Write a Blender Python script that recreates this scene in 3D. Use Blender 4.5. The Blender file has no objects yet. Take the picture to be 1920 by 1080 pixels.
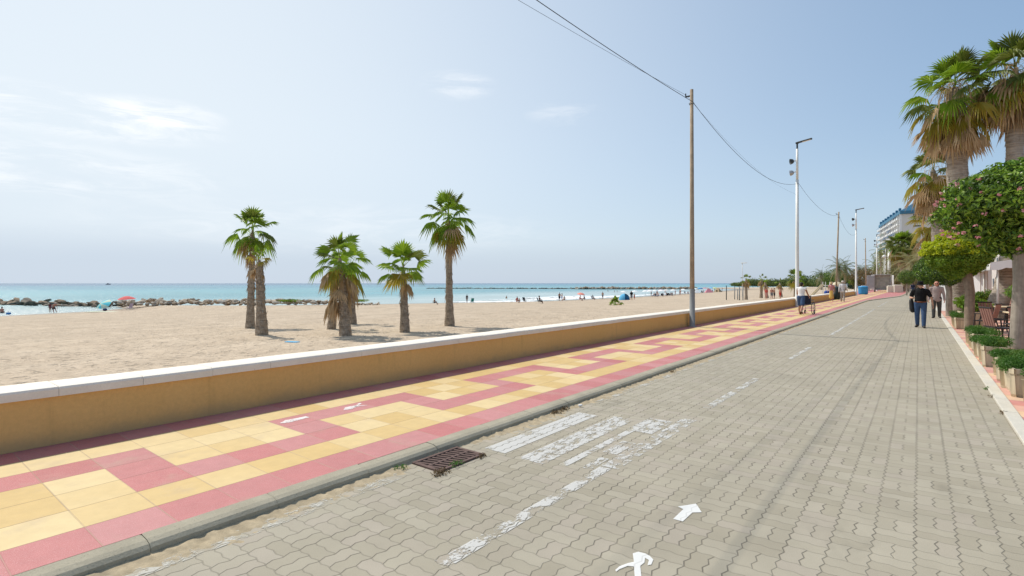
import bpy, math, random
import numpy as np
from mathutils import Vector, Matrix
random.seed(7)
RNG = np.random.default_rng(11)
R = math.radians
scn = bpy.context.scene
COL = scn.collection

# ------------------------------------------------------------------ camera
F, YAW, HY, CH = 973.0, R(38.08), 531.0, 1.655
CA, SA = math.cos(YAW), math.sin(YAW)
cam = bpy.data.cameras.new('camera')
camo = bpy.data.objects.new('camera', cam)
COL.objects.link(camo)
camo.location = (0, 0, CH)
camo.rotation_euler = (R(90), 0, YAW)
cam.sensor_width = 36
cam.lens = F / 1920 * 36
cam.shift_y = -(540 - HY) / 1920
cam.clip_start = 0.1
cam.clip_end = 60000
scn.camera = camo

def at(px, py, z=0.0):
    """the point of the level z that the photograph shows at a pixel"""
    d = F * (CH - z) / (py - HY); r = (px - 960) * d / F
    return Vector((r * CA - d * SA, r * SA + d * CA, z))
def at_d(px, d):
    r = (px - 960) * d / F
    return (r * CA - d * SA, r * SA + d * CA)
def depth(p): return -p[0] * SA + p[1] * CA

# ------------------------------------------------------------------ object helpers
def tag(o, label=None, cat=None, group=None, kind=None):
    if label: o['label'] = label
    if cat: o['category'] = cat
    if group: o['group'] = group
    if kind: o['kind'] = kind
    return o
def empty(name, loc=(0, 0, 0), rz=0, label=None, cat=None, group=None):
    o = bpy.data.objects.new(name, None); COL.objects.link(o)
    o.location = loc; o.rotation_euler = (0, 0, rz)
    o.empty_display_size = .1
    return tag(o, label, cat, group)
def link(name, me, parent=None):
    o = bpy.data.objects.new(name, me); COL.objects.link(o)
    if parent: o.parent = parent
    return o
def copy_tree(o, parent=None):
    c = o.copy(); COL.objects.link(c)
    if parent: c.parent = parent
    for ch in list(o.children): copy_tree(ch, c)
    return c
def np_mesh(name, V, Fc, mats, mi=None, smooth=False, parent=None):
    """V (n,3) points, Fc (m,k) faces of one size"""
    V = np.asarray(V, np.float32); Fc = np.asarray(Fc, np.int32)
    me = bpy.data.meshes.new(name)
    n, (m, k) = len(V), Fc.shape
    me.vertices.add(n); me.vertices.foreach_set('co', V.ravel())
    me.loops.add(m * k); me.loops.foreach_set('vertex_index', Fc.ravel())
    me.polygons.add(m); me.polygons.foreach_set('loop_start', np.arange(0, m * k, k, dtype=np.int32))
    me.polygons.foreach_set('loop_total', np.full(m, k, np.int32))
    for mt in (mats if isinstance(mats, (list, tuple)) else [mats]): me.materials.append(mt)
    if mi is not None: me.polygons.foreach_set('material_index', np.asarray(mi, np.int32))
    me.polygons.foreach_set('use_smooth', np.full(m, smooth, bool))
    me.update(calc_edges=True); me.validate()
    return link(name, me, parent)

class MB:
    def __init__(s): s.v = []; s.f = []; s.m = []
    def add(s, vs, fs, m=0):
        b = len(s.v); s.v += [tuple(v) for v in vs]
        s.f += [tuple(i + b for i in f) for f in fs]; s.m += [m] * len(fs); return s
    def box(s, c, size, rot=None, m=0, taper=1.0):
        x, y, z = [q / 2 for q in size]
        vs = [Vector((sx * x * (taper if sz < 0 else 1), sy * y * (taper if sz < 0 else 1), sz * z)) for sz in (-1, 1) for sy in (-1, 1) for sx in (-1, 1)]
        if rot is not None: vs = [rot @ v for v in vs]
        vs = [v + Vector(c) for v in vs]
        return s.add(vs, [(0, 2, 3, 1), (4, 5, 7, 6), (0, 1, 5, 4), (2, 6, 7, 3), (0, 4, 6, 2), (1, 3, 7, 5)], m)
    def bbox(s, c, size, b=.01, rot=None, m=0):
        """box with chamfered edges"""
        x, y, z = [q / 2 for q in size]
        vs = []; idx = {}
        for sx in (-1, 1):
            for sy in (-1, 1):
                for sz in (-1, 1):
                    for k in range(3):
                        p = [sx * (x - (b if k != 0 else 0)), sy * (y - (b if k != 1 else 0)), sz * (z - (b if k != 2 else 0))]
                        idx[(sx, sy, sz, k)] = len(vs); vs.append(Vector(p))
        fs = []
        I = lambda a, b_, c_, k: idx[(a, b_, c_, k)]
        for g in (-1, 1):
            fs.append([I(g, -1, -1, 0), I(g, 1, -1, 0), I(g, 1, 1, 0), I(g, -1, 1, 0)][::g])
            fs.append([I(-1, g, -1, 1), I(-1, g, 1, 1), I(1, g, 1, 1), I(1, g, -1, 1)][::g])
            fs.append([I(-1, -1, g, 2), I(1, -1, g, 2), I(1, 1, g, 2), I(-1, 1, g, 2)][::g])
        for a in (-1, 1):
            for b_ in (-1, 1):
                q = [I(a, b_, -1, 0), I(a, b_, 1, 0), I(a, b_, 1, 1), I(a, b_, -1, 1)]; fs.append(q if a * b_ < 0 else q[::-1])
                q = [I(a, -1, b_, 0), I(a, 1, b_, 0), I(a, 1, b_, 2), I(a, -1, b_, 2)]; fs.append(q if a * b_ > 0 else q[::-1])
                q = [I(-1, a, b_, 1), I(1, a, b_, 1), I(1, a, b_, 2), I(-1, a, b_, 2)]; fs.append(q if a * b_ < 0 else q[::-1])
                for c_ in (-1, 1):
                    q = [I(a, b_, c_, 0), I(a, b_, c_, 1), I(a, b_, c_, 2)]; fs.append(q if a * b_ * c_ > 0 else q[::-1])
        if rot is not None: vs = [rot @ v for v in vs]
        return s.add([v + Vector(c) for v in vs], fs, m)
    def tube(s, pts, rad, n=8, m=0, cap=True, flat=1.0, ref=None):
        pts = [Vector(p) for p in pts]
        if not isinstance(rad, (list, tuple)): rad = [rad] * len(pts)
        rings = []; u = None
        for i, p in enumerate(pts):
            t = (pts[min(i + 1, len(pts) - 1)] - pts[max(i - 1, 0)]).normalized()
            if u is None:
                r0 = Vector(ref) if ref is not None else (Vector((1, 0, 0)) if abs(t.x) < .8 else Vector((0, 1, 0)))
                u = (r0 - t * r0.dot(t)).normalized()
            else: u = (u - t * u.dot(t)).normalized()
            w = t.cross(u)
            rings.append([p + rad[i] * (math.cos(a) * u + flat * math.sin(a) * w) for a in [2 * math.pi * k / n for k in range(n)]])
        b = len(s.v)
        for r in rings: s.v += [tuple(q) for q in r]
        for i in range(len(rings) - 1):
            for k in range(n):
                s.f.append((b + i * n + k, b + i * n + (k + 1) % n, b + (i + 1) * n + (k + 1) % n, b + (i + 1) * n + k)); s.m.append(m)
        if cap:
            s.f.append(tuple(b + k for k in range(n))[::-1]); s.m.append(m)
            s.f.append(tuple(b + (len(rings) - 1) * n + k for k in range(n))); s.m.append(m)
        return s
    def capsule(s, a, b, ra, rb=None, flat=1.0, flat2=None, ref=(1, 0, 0), n=12):
        """closed tapered limb with round ends; flat squashes it across ref"""
        rb = ra if rb is None else rb; flat2 = flat if flat2 is None else flat2
        a, b = Vector(a), Vector(b); t = (b - a).normalized() if (b - a).length > 1e-6 else Vector((0, 0, 1))
        r0 = Vector(ref); u = r0 - t * r0.dot(t)
        if u.length < 1e-3: u = Vector((0, 1, 0)) - t * t.y
        u.normalize(); w = t.cross(u)
        prof = []
        for k in range(1, 4): q = k * math.pi / 8; prof.append((a - t * ra * math.cos(q), ra * math.sin(q), flat))
        prof.append((a, ra, flat)); prof.append((b, rb, flat2))
        for k in (3, 2, 1): q = k * math.pi / 8; prof.append((b + t * rb * math.cos(q), rb * math.sin(q), flat2))
        base = len(s.v); s.v.append(tuple(a - t * ra))
        for c, r, fl in prof:
            for k in range(n):
                q = 2 * math.pi * k / n; s.v.append(tuple(c + r * (math.cos(q) * u + fl * math.sin(q) * w)))
        s.v.append(tuple(b + t * rb)); last = len(s.v) - 1
        for k in range(n):
            s.f.append((base, base + 1 + (k + 1) % n, base + 1 + k)); s.m.append(0)
            for i in range(len(prof) - 1):
                p = base + 1 + i * n; s.f.append((p + k, p + (k + 1) % n, p + n + (k + 1) % n, p + n + k)); s.m.append(0)
            p = base + 1 + (len(prof) - 1) * n; s.f.append((p + k, p + (k + 1) % n, last)); s.m.append(0)
        return s
    def lathe(s, prof, c=(0, 0, 0), n=16, m=0, rot=None):
        b = len(s.v)
        for r, z in prof:
            for k in range(n):
                q = 2 * math.pi * k / n; p = Vector((r * math.cos(q), r * math.sin(q), z))
                if rot is not None: p = rot @ p
                s.v.append(tuple(p + Vector(c)))
        for i in range(len(prof) - 1):
            for k in range(n): s.f.append((b + i * n + k, b + i * n + (k + 1) % n, b + (i + 1) * n + (k + 1) % n, b + (i + 1) * n + k)); s.m.append(m)
        return s
    def prism(s, poly, z0, z1, m=0):
        """poly: xy outline, extruded"""
        n = len(poly); b = len(s.v)
        s.v += [(x, y, z0) for x, y in poly] + [(x, y, z1) for x, y in poly]
        s.f.append(tuple(b + i for i in range(n))[::-1]); s.f.append(tuple(b + n + i for i in range(n)))
        for i in range(n): s.f.append((b + i, b + (i + 1) % n, b + n + (i + 1) % n, b + n + i))
        s.m += [m] * (n + 2); return s
    def mesh(s, name, mats):
        me = bpy.data.meshes.new(name); me.from_pydata(s.v, [], s.f)
        for mt in (mats if isinstance(mats, (list, tuple)) else [mats]): me.materials.append(mt)
        me.polygons.foreach_set('material_index', s.m); me.update(); return me
    def build(s, name, mats, parent=None, smooth=False):
        me = s.mesh(name, mats)
        if smooth:
            me.polygons.foreach_set('use_smooth', [True] * len(me.polygons))
            if smooth is not True: me.set_sharp_from_angle(angle=R(smooth))
        return link(name, me, parent)

def remesh(mb, name, mat, voxel, parent=None, it=4):
    """melt overlapping limbs into one continuous skin"""
    me = mb.mesh('tmp', mat); o = bpy.data.objects.new('tmp', me); COL.objects.link(o)
    md = o.modifiers.new('r', 'REMESH'); md.mode = 'VOXEL'; md.voxel_size = voxel
    if it:
        sm = o.modifiers.new('s', 'SMOOTH'); sm.factor = .5; sm.iterations = it
    dg = bpy.context.evaluated_depsgraph_get()
    m2 = bpy.data.meshes.new_from_object(o.evaluated_get(dg))
    bpy.data.objects.remove(o); bpy.data.meshes.remove(me)
    m2.name = name; m2.materials.clear(); m2.materials.append(mat)
    m2.polygons.foreach_set('use_smooth', [True] * len(m2.polygons)); m2.polygons.foreach_set('material_index', [0] * len(m2.polygons))
    return link(name, m2, parent)

# ------------------------------------------------------------------ node helpers
class S:
    """a socket with arithmetic"""
    T = None
    def __init__(s, k): s.k = k
    @staticmethod
    def math(op, *a):
        n = S.T.nodes.new('ShaderNodeMath'); n.operation = op
        for i, q in enumerate(a):
            if isinstance(q, S): S.T.links.new(q.k, n.inputs[i])
            else: n.inputs[i].default_value = q
        return S(n.outputs[0])
    def __add__(s, o): return S.math('ADD', s, o)
    __radd__ = __add__
    def __sub__(s, o): return S.math('SUBTRACT', s, o)
    def __rsub__(s, o): return S.math('SUBTRACT', o, s)
    def __mul__(s, o): return S.math('MULTIPLY', s, o)
    __rmul__ = __mul__
    def __truediv__(s, o): return S.math('DIVIDE', s, o)
    def lt(s, o): return S.math('LESS_THAN', s, o)
    def gt(s, o): return S.math('GREATER_THAN', s, o)
    def min(s, o): return S.math('MINIMUM', s, o)
    def max(s, o): return S.math('MAXIMUM', s, o)
    def floor(s): return S.math('FLOOR', s)
    def frac(s): return S.math('FRACT', s)
    def abs(s): return S.math('ABSOLUTE', s)
    def mod(s, o): return S.math('FLOORED_MODULO', s, o)
    def tri(s): return S.math('PINGPONG', s, .5) * 4.0 - 1.0
def smooth(x, a, b, lo=0.0, hi=1.0):
    n = S.T.nodes.new('ShaderNodeMapRange'); n.interpolation_type = 'SMOOTHSTEP'
    S.T.links.new(x.k, n.inputs[0])
    for i, q in zip((1, 2, 3, 4), (a, b, lo, hi)): n.inputs[i].default_value = q
    return S(n.outputs[0])
def pos(kind='pos'):
    if kind == 'pos': n = S.T.nodes.new('ShaderNodeNewGeometry'); return S(n.outputs['Position'])
    n = S.T.nodes.new('ShaderNodeTexCoord'); return S(n.outputs['Object' if kind == 'obj' else 'Generated'])
def xyz(v):
    n = S.T.nodes.new('ShaderNodeSeparateXYZ'); S.T.links.new(v.k, n.inputs[0]); return [S(o) for o in n.outputs]
def vec(x, y, z=0.0):
    n = S.T.nodes.new('ShaderNodeCombineXYZ')
    for i, q in enumerate((x, y, z)):
        if isinstance(q, S): S.T.links.new(q.k, n.inputs[i])
        else: n.inputs[i].default_value = q
    return S(n.outputs[0])
def scalev(v, sc):
    n = S.T.nodes.new('ShaderNodeVectorMath'); n.operation = 'MULTIPLY'; S.T.links.new(v.k, n.inputs[0]); n.inputs[1].default_value = sc; return S(n.outputs[0])
def noise(v, scale, detail=3, rough=.55, dist=0.0):
    n = S.T.nodes.new('ShaderNodeTexNoise'); S.T.links.new(v.k, n.inputs['Vector'])
    n.inputs['Scale'].default_value = scale; n.inputs['Detail'].default_value = detail; n.inputs['Roughness'].default_value = rough; n.inputs['Distortion'].default_value = dist
    return S(n.outputs[0])
def voronoi(v, scale, feature='F1'):
    n = S.T.nodes.new('ShaderNodeTexVoronoi'); n.feature = feature; S.T.links.new(v.k, n.inputs['Vector']); n.inputs['Scale'].default_value = scale
    return S(n.outputs['Distance'])
def white(v):
    n = S.T.nodes.new('ShaderNodeTexWhiteNoise'); n.noise_dimensions = '3D'; S.T.links.new(v.k, n.inputs[0]); return S(n.outputs[0])
def mix(a, b, f):
    n = S.T.nodes.new('ShaderNodeMix'); n.data_type = 'RGBA'
    if isinstance(f, S): S.T.links.new(f.k, n.inputs[0])
    else: n.inputs[0].default_value = f
    for q, i in ((a, 6), (b, 7)):
        if isinstance(q, S): S.T.links.new(q.k, n.inputs[i])
        else: n.inputs[i].default_value = (*q, 1)
    return S(n.outputs[2])
def gain(c, f):
    """colour times a factor"""
    n = S.T.nodes.new('ShaderNodeVectorMath'); n.operation = 'SCALE'
    if isinstance(c, S): S.T.links.new(c.k, n.inputs[0])
    else: n.inputs[0].default_value = c
    if isinstance(f, S): S.T.links.new(f.k, n.inputs['Scale'])
    else: n.inputs['Scale'].default_value = f
    return S(n.outputs[0])
def bump(h, strength=.5, dist=.01, base=None):
    n = S.T.nodes.new('ShaderNodeBump'); S.T.links.new(h.k, n.inputs['Height'])
    n.inputs['Strength'].default_value = strength; n.inputs['Distance'].default_value = dist
    if base is not None: S.T.links.new(base.k, n.inputs['Normal'])
    return S(n.outputs[0])
def new_mat(name):
    m = bpy.data.materials.new(name); m.use_nodes = True; S.T = m.node_tree
    for n in list(S.T.nodes): S.T.nodes.remove(n)
    return m
def finish(m, color, rough=.7, normal=None, spec=.3, metal=0.0, alpha=None, trans=None, coat=0.0):
    T = m.node_tree; p = T.nodes.new('ShaderNodeBsdfPrincipled'); o = T.nodes.new('ShaderNodeOutputMaterial')
    def put(q, name):
        if isinstance(q, S): T.links.new(q.k, p.inputs[name])
        else: p.inputs[name].default_value = (*q, 1) if isinstance(q, tuple) else q
    put(color, 'Base Color'); put(rough, 'Roughness'); put(spec, 'Specular IOR Level'); put(metal, 'Metallic')
    if normal is not None: T.links.new(normal.k, p.inputs['Normal'])
    if alpha is not None: put(alpha, 'Alpha')
    out = p.outputs[0]
    if trans:
        t = T.nodes.new('ShaderNodeBsdfTranslucent'); a = T.nodes.new('ShaderNodeMixShader'); a.inputs[0].default_value = trans
        if isinstance(color, S): T.links.new(color.k, t.inputs[0])
        else: t.inputs[0].default_value = (*color, 1)
        T.links.new(out, a.inputs[1]); T.links.new(t.outputs[0], a.inputs[2]); out = a.outputs[0]
    T.links.new(out, o.inputs['Surface']); return m
def plain(name, c, rough=.65, var=.12, scale=6.0, bs=.15, bscale=60.0, spec=.3, metal=0.0, streak=0.0, trans=None):
    m = new_mat(name); p = pos('obj')
    col = gain(c, noise(p, scale, 4) * (var * 4) + (1 - var * 2))
    if streak:
        st = noise(scalev(p, (9, 9, .6)), 2.0, 3); col = gain(col, smooth(st, .35, .7, 1 - streak, 1.0))
    nb = bump(noise(p, bscale, 3), bs, .004) if bs else None
    return finish(m, col, rough, nb, spec, metal, trans=trans)
def leafmat(name, a, b, trans=.35, rough=.45, spec=.4):
    m = new_mat(name); n = S.T.nodes.new('ShaderNodeNewGeometry'); r = S(n.outputs['Random Per Island'])
    col = mix(a, b, r)
    v = noise(pos('obj'), 1.3, 2); col = gain(col, v * .8 + .6)
    return finish(m, col, rough, None, spec, trans=trans)
# ------------------------------------------------------------------ sky and sun
SUN_EL = R(54); SUN_AZ = R(270)
w = bpy.data.worlds.new('World'); scn.world = w; w.use_nodes = True; S.T = w.node_tree
for n in list(S.T.nodes): S.T.nodes.remove(n)
sky = S.T.nodes.new('ShaderNodeTexSky'); sky.sky_type = 'NISHITA'; sky.sun_disc = False
sky.sun_elevation = SUN_EL; sky.sun_rotation = SUN_AZ
sky.air_density = 1.0; sky.dust_density = 1.0; sky.ozone_density = 1.6; sky.altitude = 0
g = pos('gen'); gx, gy, gz = xyz(g)
az = S.math('ARCTAN2', gx, gy)             # azimuth from +Y, elevation
el = S.math('ARCSINE', gz)
cv = vec(az * 2.2, el * 12.0, 0.0)
band = noise(cv, 1.0, 6, .6, .5)
# thin veil and streaks of cloud towards the sun, two small wisps elsewhere
streak = smooth(band, .50, .78)
def spot(a0, e0, wa, we):
    da = (az - a0) / wa; de = (el - e0) / we
    return smooth(da * da + de * de, 0.0, 1.0, 1.0, 0.0)
def dirof(px, py):
    X = (px - 960) / F; q = math.atan2(X * CA - SA, X * SA + CA)
    return q, math.atan2((HY - py) / F, math.hypot(1, X))
fine = noise(vec(az * 9.0, el * 42.0), 1.0, 6, .65, .8)
wis = smooth(fine, .36, .72)
cl = None
for px, py, wa, we, k in ((120, 212, .24, .040, .65), (310, 212, .10, .026, .5), (60, 310, .30, .05, .4), (860, 160, .085, .03, .36), (1060, 213, .09, .026, .22), (640, 430, .5, .06, .2)):
    a0, e0 = dirof(px, py); q = spot(a0, e0, wa, we) * wis * k
    cl = q if cl is None else cl + q
veil = smooth(az, R(20), R(-75), 0.0, 1.0)
veil = veil * smooth(el, R(60), R(6), .7, 1.0) * .85
low = smooth(el + (band - .5) * .02, R(1.8), R(5.6), .48, 0.0) * smooth(az, R(40), R(-60), .75, 1.0)      # grey bank standing over the horizon
col = S(sky.outputs[0])
_m = S.T.nodes.new('ShaderNodeVectorMath'); _m.operation = 'MULTIPLY'; S.T.links.new(col.k, _m.inputs[0]); _m.inputs[1].default_value = (1.0, 1.0, .92); col = S(_m.outputs[0])
col = mix(col, (2.4, 4.0, 6.4), .32)
col = mix(col, (6.1, 6.6, 6.95), S.math('MINIMUM', veil + .02, .9))
col = mix(col, (3.9, 4.7, 5.8), smooth(el, R(16), R(2), 0.0, .30))
col = mix(col, (8.2, 8.2, 8.2), S.math('MINIMUM', cl, .8))
col = mix(col, (3.5, 4.2, 5.2), low)
bg = S.T.nodes.new('ShaderNodeBackground'); S.T.links.new(col.k, bg.inputs[0]); bg.inputs[1].default_value = .14
S.T.links.new(bg.outputs[0], S.T.nodes.new('ShaderNodeOutputWorld').inputs[0])
sl = bpy.data.lights.new('sun', 'SUN'); sl.energy = 3.8; sl.angle = R(.55); sl.color = (1, .935, .83)
so = bpy.data.objects.new('sun', sl); COL.objects.link(so)
sd = Vector((-math.cos(SUN_EL), 0.03, math.sin(SUN_EL))).normalized()
so.rotation_euler = sd.to_track_quat('Z', 'Y').to_euler()
so.location = (-20, 0, 30)
scn.view_settings.view_transform = 'Standard'; scn.view_settings.look = 'None'; scn.view_settings.gamma = 1
scn.view_settings.exposure = 0.0

# ------------------------------------------------------------------ ground materials
KX = -3.84                                  # inner edge of the seaward kerb
PZ = .08                                    # level of the promenade pavement
def road_mat():
    m = new_mat('interlocking_pavers'); p = pos(); x, y, z = xyz(p)
    M, A = .215, .010
    wob = noise(p, .35, 2) * .03
    xs = x + (y / .1075).tri() * A + wob; ys = y + (x / .1075 + .25).tri() * (A * .65)
    u = xs / M; v = ys / M; ci = u.floor(); cj = v.floor(); fx = u - ci; fy = v - cj
    dX = fx.min(1 - fx) * M; dY = fy.min(1 - fy) * M
    par = (ci + cj).mod(2.0)
    mid = (((fx - .5).abs() * par) + ((fy - .5).abs() * (1 - par))) * M
    d = dX.min(dY).min(mid)
    jt = smooth(d, .001, .0055, 1.0, 0.0)
    jx = smooth(dX.min(((fx - .5).abs() * par + (1 - par)) * M), .0015, .008, 1.0, 0.0)
    half = ((fx * 2).floor() * par) + ((fy * 2).floor() * (1 - par))
    rnd = white(vec(ci + .3, cj + half * .37, half + par * 3))
    big = noise(p, .45, 4, .6); med = noise(p, 3.5, 4, .6); fin = noise(p, 140, 3, .7)
    col = mix((.322, .288, .220), (.376, .340, .266), rnd)
    col = mix(col, (.37, .325, .265), smooth(white(vec(cj + .7, ci + half * .61, 2.0)), .6, 1.0, 0.0, .7))
    col = gain(col, big * .36 + .82); col = gain(col, med * .22 + .89); col = gain(col, fin * .34 + .83)
    # worn dark wheel tracks, oil and sand
    for c, wd, k in ((-.72, .14, .07), (-1.25, .12, .03), (.15, .22, .04)):
        tr = smooth((x - c + (noise(vec(0.0, y * .25), 1.0, 2) - .5) * .5).abs(), 0.0, wd, 1.0, 0.0) * smooth(noise(vec(x * 2.0, y * .5), 1.0, 3), .35, .65)
        col = gain(col, 1 - tr * k)
    st = smooth(noise(vec(x * 1.3, y * .7 + 4.0), 1.0, 4, .65), .58, .74, 0.0, .17); col = gain(col, 1 - st)
    sandy = smooth(x + noise(p, 5.0, 4) * .5, -3.15, -3.6, 0.0, .75); col = mix(col, (.47, .40, .29), sandy * smooth(noise(p, 9.0, 3), .35, .6))
    col = mix(col, (.15, .135, .105), jt * .36)
    col = mix(col, (.085, .075, .06), jx * smooth(noise(p, 2.2, 3), .3, .7, .12, .6))  # joints running along the road painted darker, standing in for their shade
    h = (1 - jt) + (fin - .5) * .10 + rnd * .22
    return finish(m, col, .78, bump(h, .55, .006), .25)
def tile_mat():
    m = new_mat('red_and_yellow_tiles'); p = pos(); x, y, z = xyz(p)
    u = (KX - x) / .4; v = (y - .536) / .4
    ui = u.floor(); vi = v.floor(); fx = u - ui; fy = v - vi; k = vi.mod(8.0)
    row = lambda n: (ui - n).abs().lt(.5)
    B = (k.gt(5.5) + k.lt(2.5)).min(1.0); D = k.gt(1.5) * k.lt(6.5); C = (k - 2.0).abs().lt(.5) + (k - 6.0).abs().lt(.5)
    red = (ui.lt(.5) + ui.gt(5.5) + row(2) * D + row(3) * C + row(4) * B).min(1.0)
    rnd = white(vec(ui + .2, vi + .6, 1.0)); rnd2 = white(vec(ui + .9, vi + .1, 4.0))
    fin = noise(p, 210, 2, .7); med = noise(p, 9, 4, .6); big = noise(p, .8, 3)
    ye = mix((.60, .415, .16), (.635, .49, .255), smooth(rnd * .7 + big * .5, .35, .95))
    rd = mix((.45, .135, .13), (.48, .20, .195), rnd2)
    chip = smooth(fin, .52, .66); rd = mix(rd, (.64, .40, .38), chip * .5); ye = mix(ye, (.72, .58, .36), chip * .22)
    col = mix(ye, rd, red); col = gain(col, med * .26 + .87); col = gain(col, rnd * .10 + .95)
    blot = smooth(noise(p, 2.3, 5, .65), .54, .74, 0.0, .34); col = mix(col, (.42, .32, .23), blot)
    dx = fx.min(1 - fx) * .4; dy = fy.min(1 - fy) * .4
    ja = smooth(dx, .0015, .005, 1.0, 0.0); jc = smooth(dy, .0015, .006, 1.0, 0.0)
    col = mix(col, (.40, .29, .20), jc * smooth(noise(p, 4.0, 3), .3, .6, .25, .7)); col = mix(col, (.16, .085, .05), ja * .8)
    h = (1 - ja.max(jc)) * 1.0 + fin * .16 + rnd * .25
    return finish(m, col, .62, bump(h, .5, .004), .35)
def sand_mat():
    m = new_mat('beach_sand'); p = pos(); x, y, z = xyz(p)
    big = noise(p, .06, 4, .6); med = noise(p, .6, 5, .65); fin = noise(p, 30, 3, .7)
    pv = scalev(p, (1.0, 1.35, 1.0))
    foot = voronoi(vec_add(pv, noise(p, 2.2, 2)), 2.9); foot2 = noise(pv, 4.2, 4, .6, .4)
    near = smooth(x, -34.0, -12.0)
    pits = (smooth(foot, .05, .40, 1.0, 0.0) + smooth(voronoi(vec_add(pv, noise(p, 3.0, 2)), 5.2), .06, .34, .6, 0.0)).min(1.0) * smooth(noise(p, .45, 3), .28, .52, .15, 1.0)
    col = mix((.50, .40, .295), (.57, .465, .35), smooth(med, .3, .7)); col = gain(col, big * .24 + .88); col = gain(col, fin * .16 + .92); col = gain(col, smooth(noise(scalev(p, (.9, 2.0, 1)), .9, 5, .7), .3, .7, .90, 1.06))
    col = gain(col, 1 - pits * .17)
    wet = smooth(z + (med - .5) * .10, -2.36, -2.02, 1.0, 0.0); col = mix(col, (.27, .205, .14), wet * .75)
    tr = smooth(noise(vec(x * .55, y * .06), 1.0, 3, .6), .52, .60); col = gain(col, 1 - tr * .07 * smooth(x, -14.0, -26.0))
    h = foot2 * 1.0 + (1 - pits) * .9 + fin * .06 + noise(p, 11.0, 3, .6) * .25
    return finish(m, col, smooth(wet, 0.0, 1.0, .95, .35), bump(h, .7, .11), .15)
def vec_add(v, s):
    n = S.T.nodes.new('ShaderNodeVectorMath'); n.operation = 'ADD'; S.T.links.new(v.k, n.inputs[0]); S.T.links.new(s.k, n.inputs[1]); return S(n.outputs[0])
def sea_mat():
    m = new_mat('sea_water'); p = pos(); x, y, z = xyz(p)
    dist = x * -1.0 + (noise(p, .004, 3) - .5) * 130
    a = noise(scalev(p, (.35, .12, 1)), .5, 4, .6); b = noise(scalev(p, (.012, .004, 1)), 1.0, 4, .6)
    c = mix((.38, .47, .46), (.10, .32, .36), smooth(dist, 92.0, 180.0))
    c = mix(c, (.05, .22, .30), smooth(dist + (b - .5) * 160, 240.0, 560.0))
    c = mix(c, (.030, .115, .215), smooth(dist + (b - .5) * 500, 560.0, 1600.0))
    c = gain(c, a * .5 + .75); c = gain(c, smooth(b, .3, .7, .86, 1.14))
    wv = noise(scalev(p, (.5, .16, 1)), 1.0, 5, .62, .3); chop = noise(scalev(p, (2.2, .9, 1)), 1.0, 4, .65)
    return finish(m, c, .26, bump(wv * 1.0 + chop * .35, .9, .55), .30)
def concrete(name, c, k=.16, spots=.5):
    m = new_mat(name); p = pos()
    col = gain(c, noise(p, 2.6, 5, .65) * (k * 4) + 1 - 2 * k); col = gain(col, noise(p, 75, 3, .7) * .5 + .75)
    pit = smooth(voronoi(p, 46), .05, .16, spots, 0.0); col = gain(col, 1 - pit)
    return finish(m, col, .88, bump(noise(p, 80, 4, .7) + smooth(voronoi(p, 46), .04, .2) * .4, .55, .006), .2)
def stucco():
    m = new_mat('ochre_stucco'); p = pos(); x, y, z = xyz(p)
    col = mix((.68, .41, .145), (.75, .48, .20), noise(p, 1.1, 5, .65)); col = gain(col, noise(p, 22, 4, .7) * .30 + .85)
    dirt = smooth(z + (noise(p, 3.0, 4) - .5) * .22, .06, .26, .62, 0.0); col = mix(col, (.44, .31, .165), dirt)
    run = smooth(noise(vec(y * 7.0, z * .6), 1.0, 4, .6), .54, .76, 0.0, .11); col = gain(col, 1 - run)
    return finish(m, col, .9, bump(noise(p, 90, 3, .7) + noise(p, 6, 2) * .6, .45, .007), .15)
def capstone():
    m = new_mat('white_cap_stone'); p = pos()
    col = gain((.80, .735, .64), noise(p, 4.5, 5, .65) * .30 + .84); col = gain(col, noise(p, 60, 3) * .16 + .92)
    sp = smooth(noise(p, 17, 3, .7), .68, .76, 0.0, .5); col = mix(col, (.36, .28, .20), sp)
    return finish(m, col, .7, bump(noise(p, 50, 4), .3, .005), .3)
def paint_mat(name, wear, scale=7.0, col=(.64, .63, .60)):
    m = new_mat(name); p = pos(); x, y, z = xyz(p)
    M = .215; A = .010
    xs = x + (y / .1075).tri() * A + noise(p, .35, 2) * .03
    n = noise(scalev(p, (1.5, .8, 1)), scale, 5, .72); q = noise(p, 60, 3, .7)
    fx = (xs / (M * .5)).frac(); jn = smooth(fx.min(1 - fx), .02, .07, .25 if wear > .3 else .85, 1.0)
    a = smooth(n + (q - .5) * .30, wear - .06, wear + .06) * jn
    return finish(m, col, .6, bump(q, .2, .003), .3, alpha=a * .8)

M_road, M_tile, M_sand, M_sea = road_mat(), tile_mat(), sand_mat(), sea_mat()
M_kerb = concrete('weathered_kerb', (.37, .335, .255)); M_flat = concrete('pale_kerb', (.56, .53, .46), .1, .2)
M_stucco, M_cap = stucco(), capstone()

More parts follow.
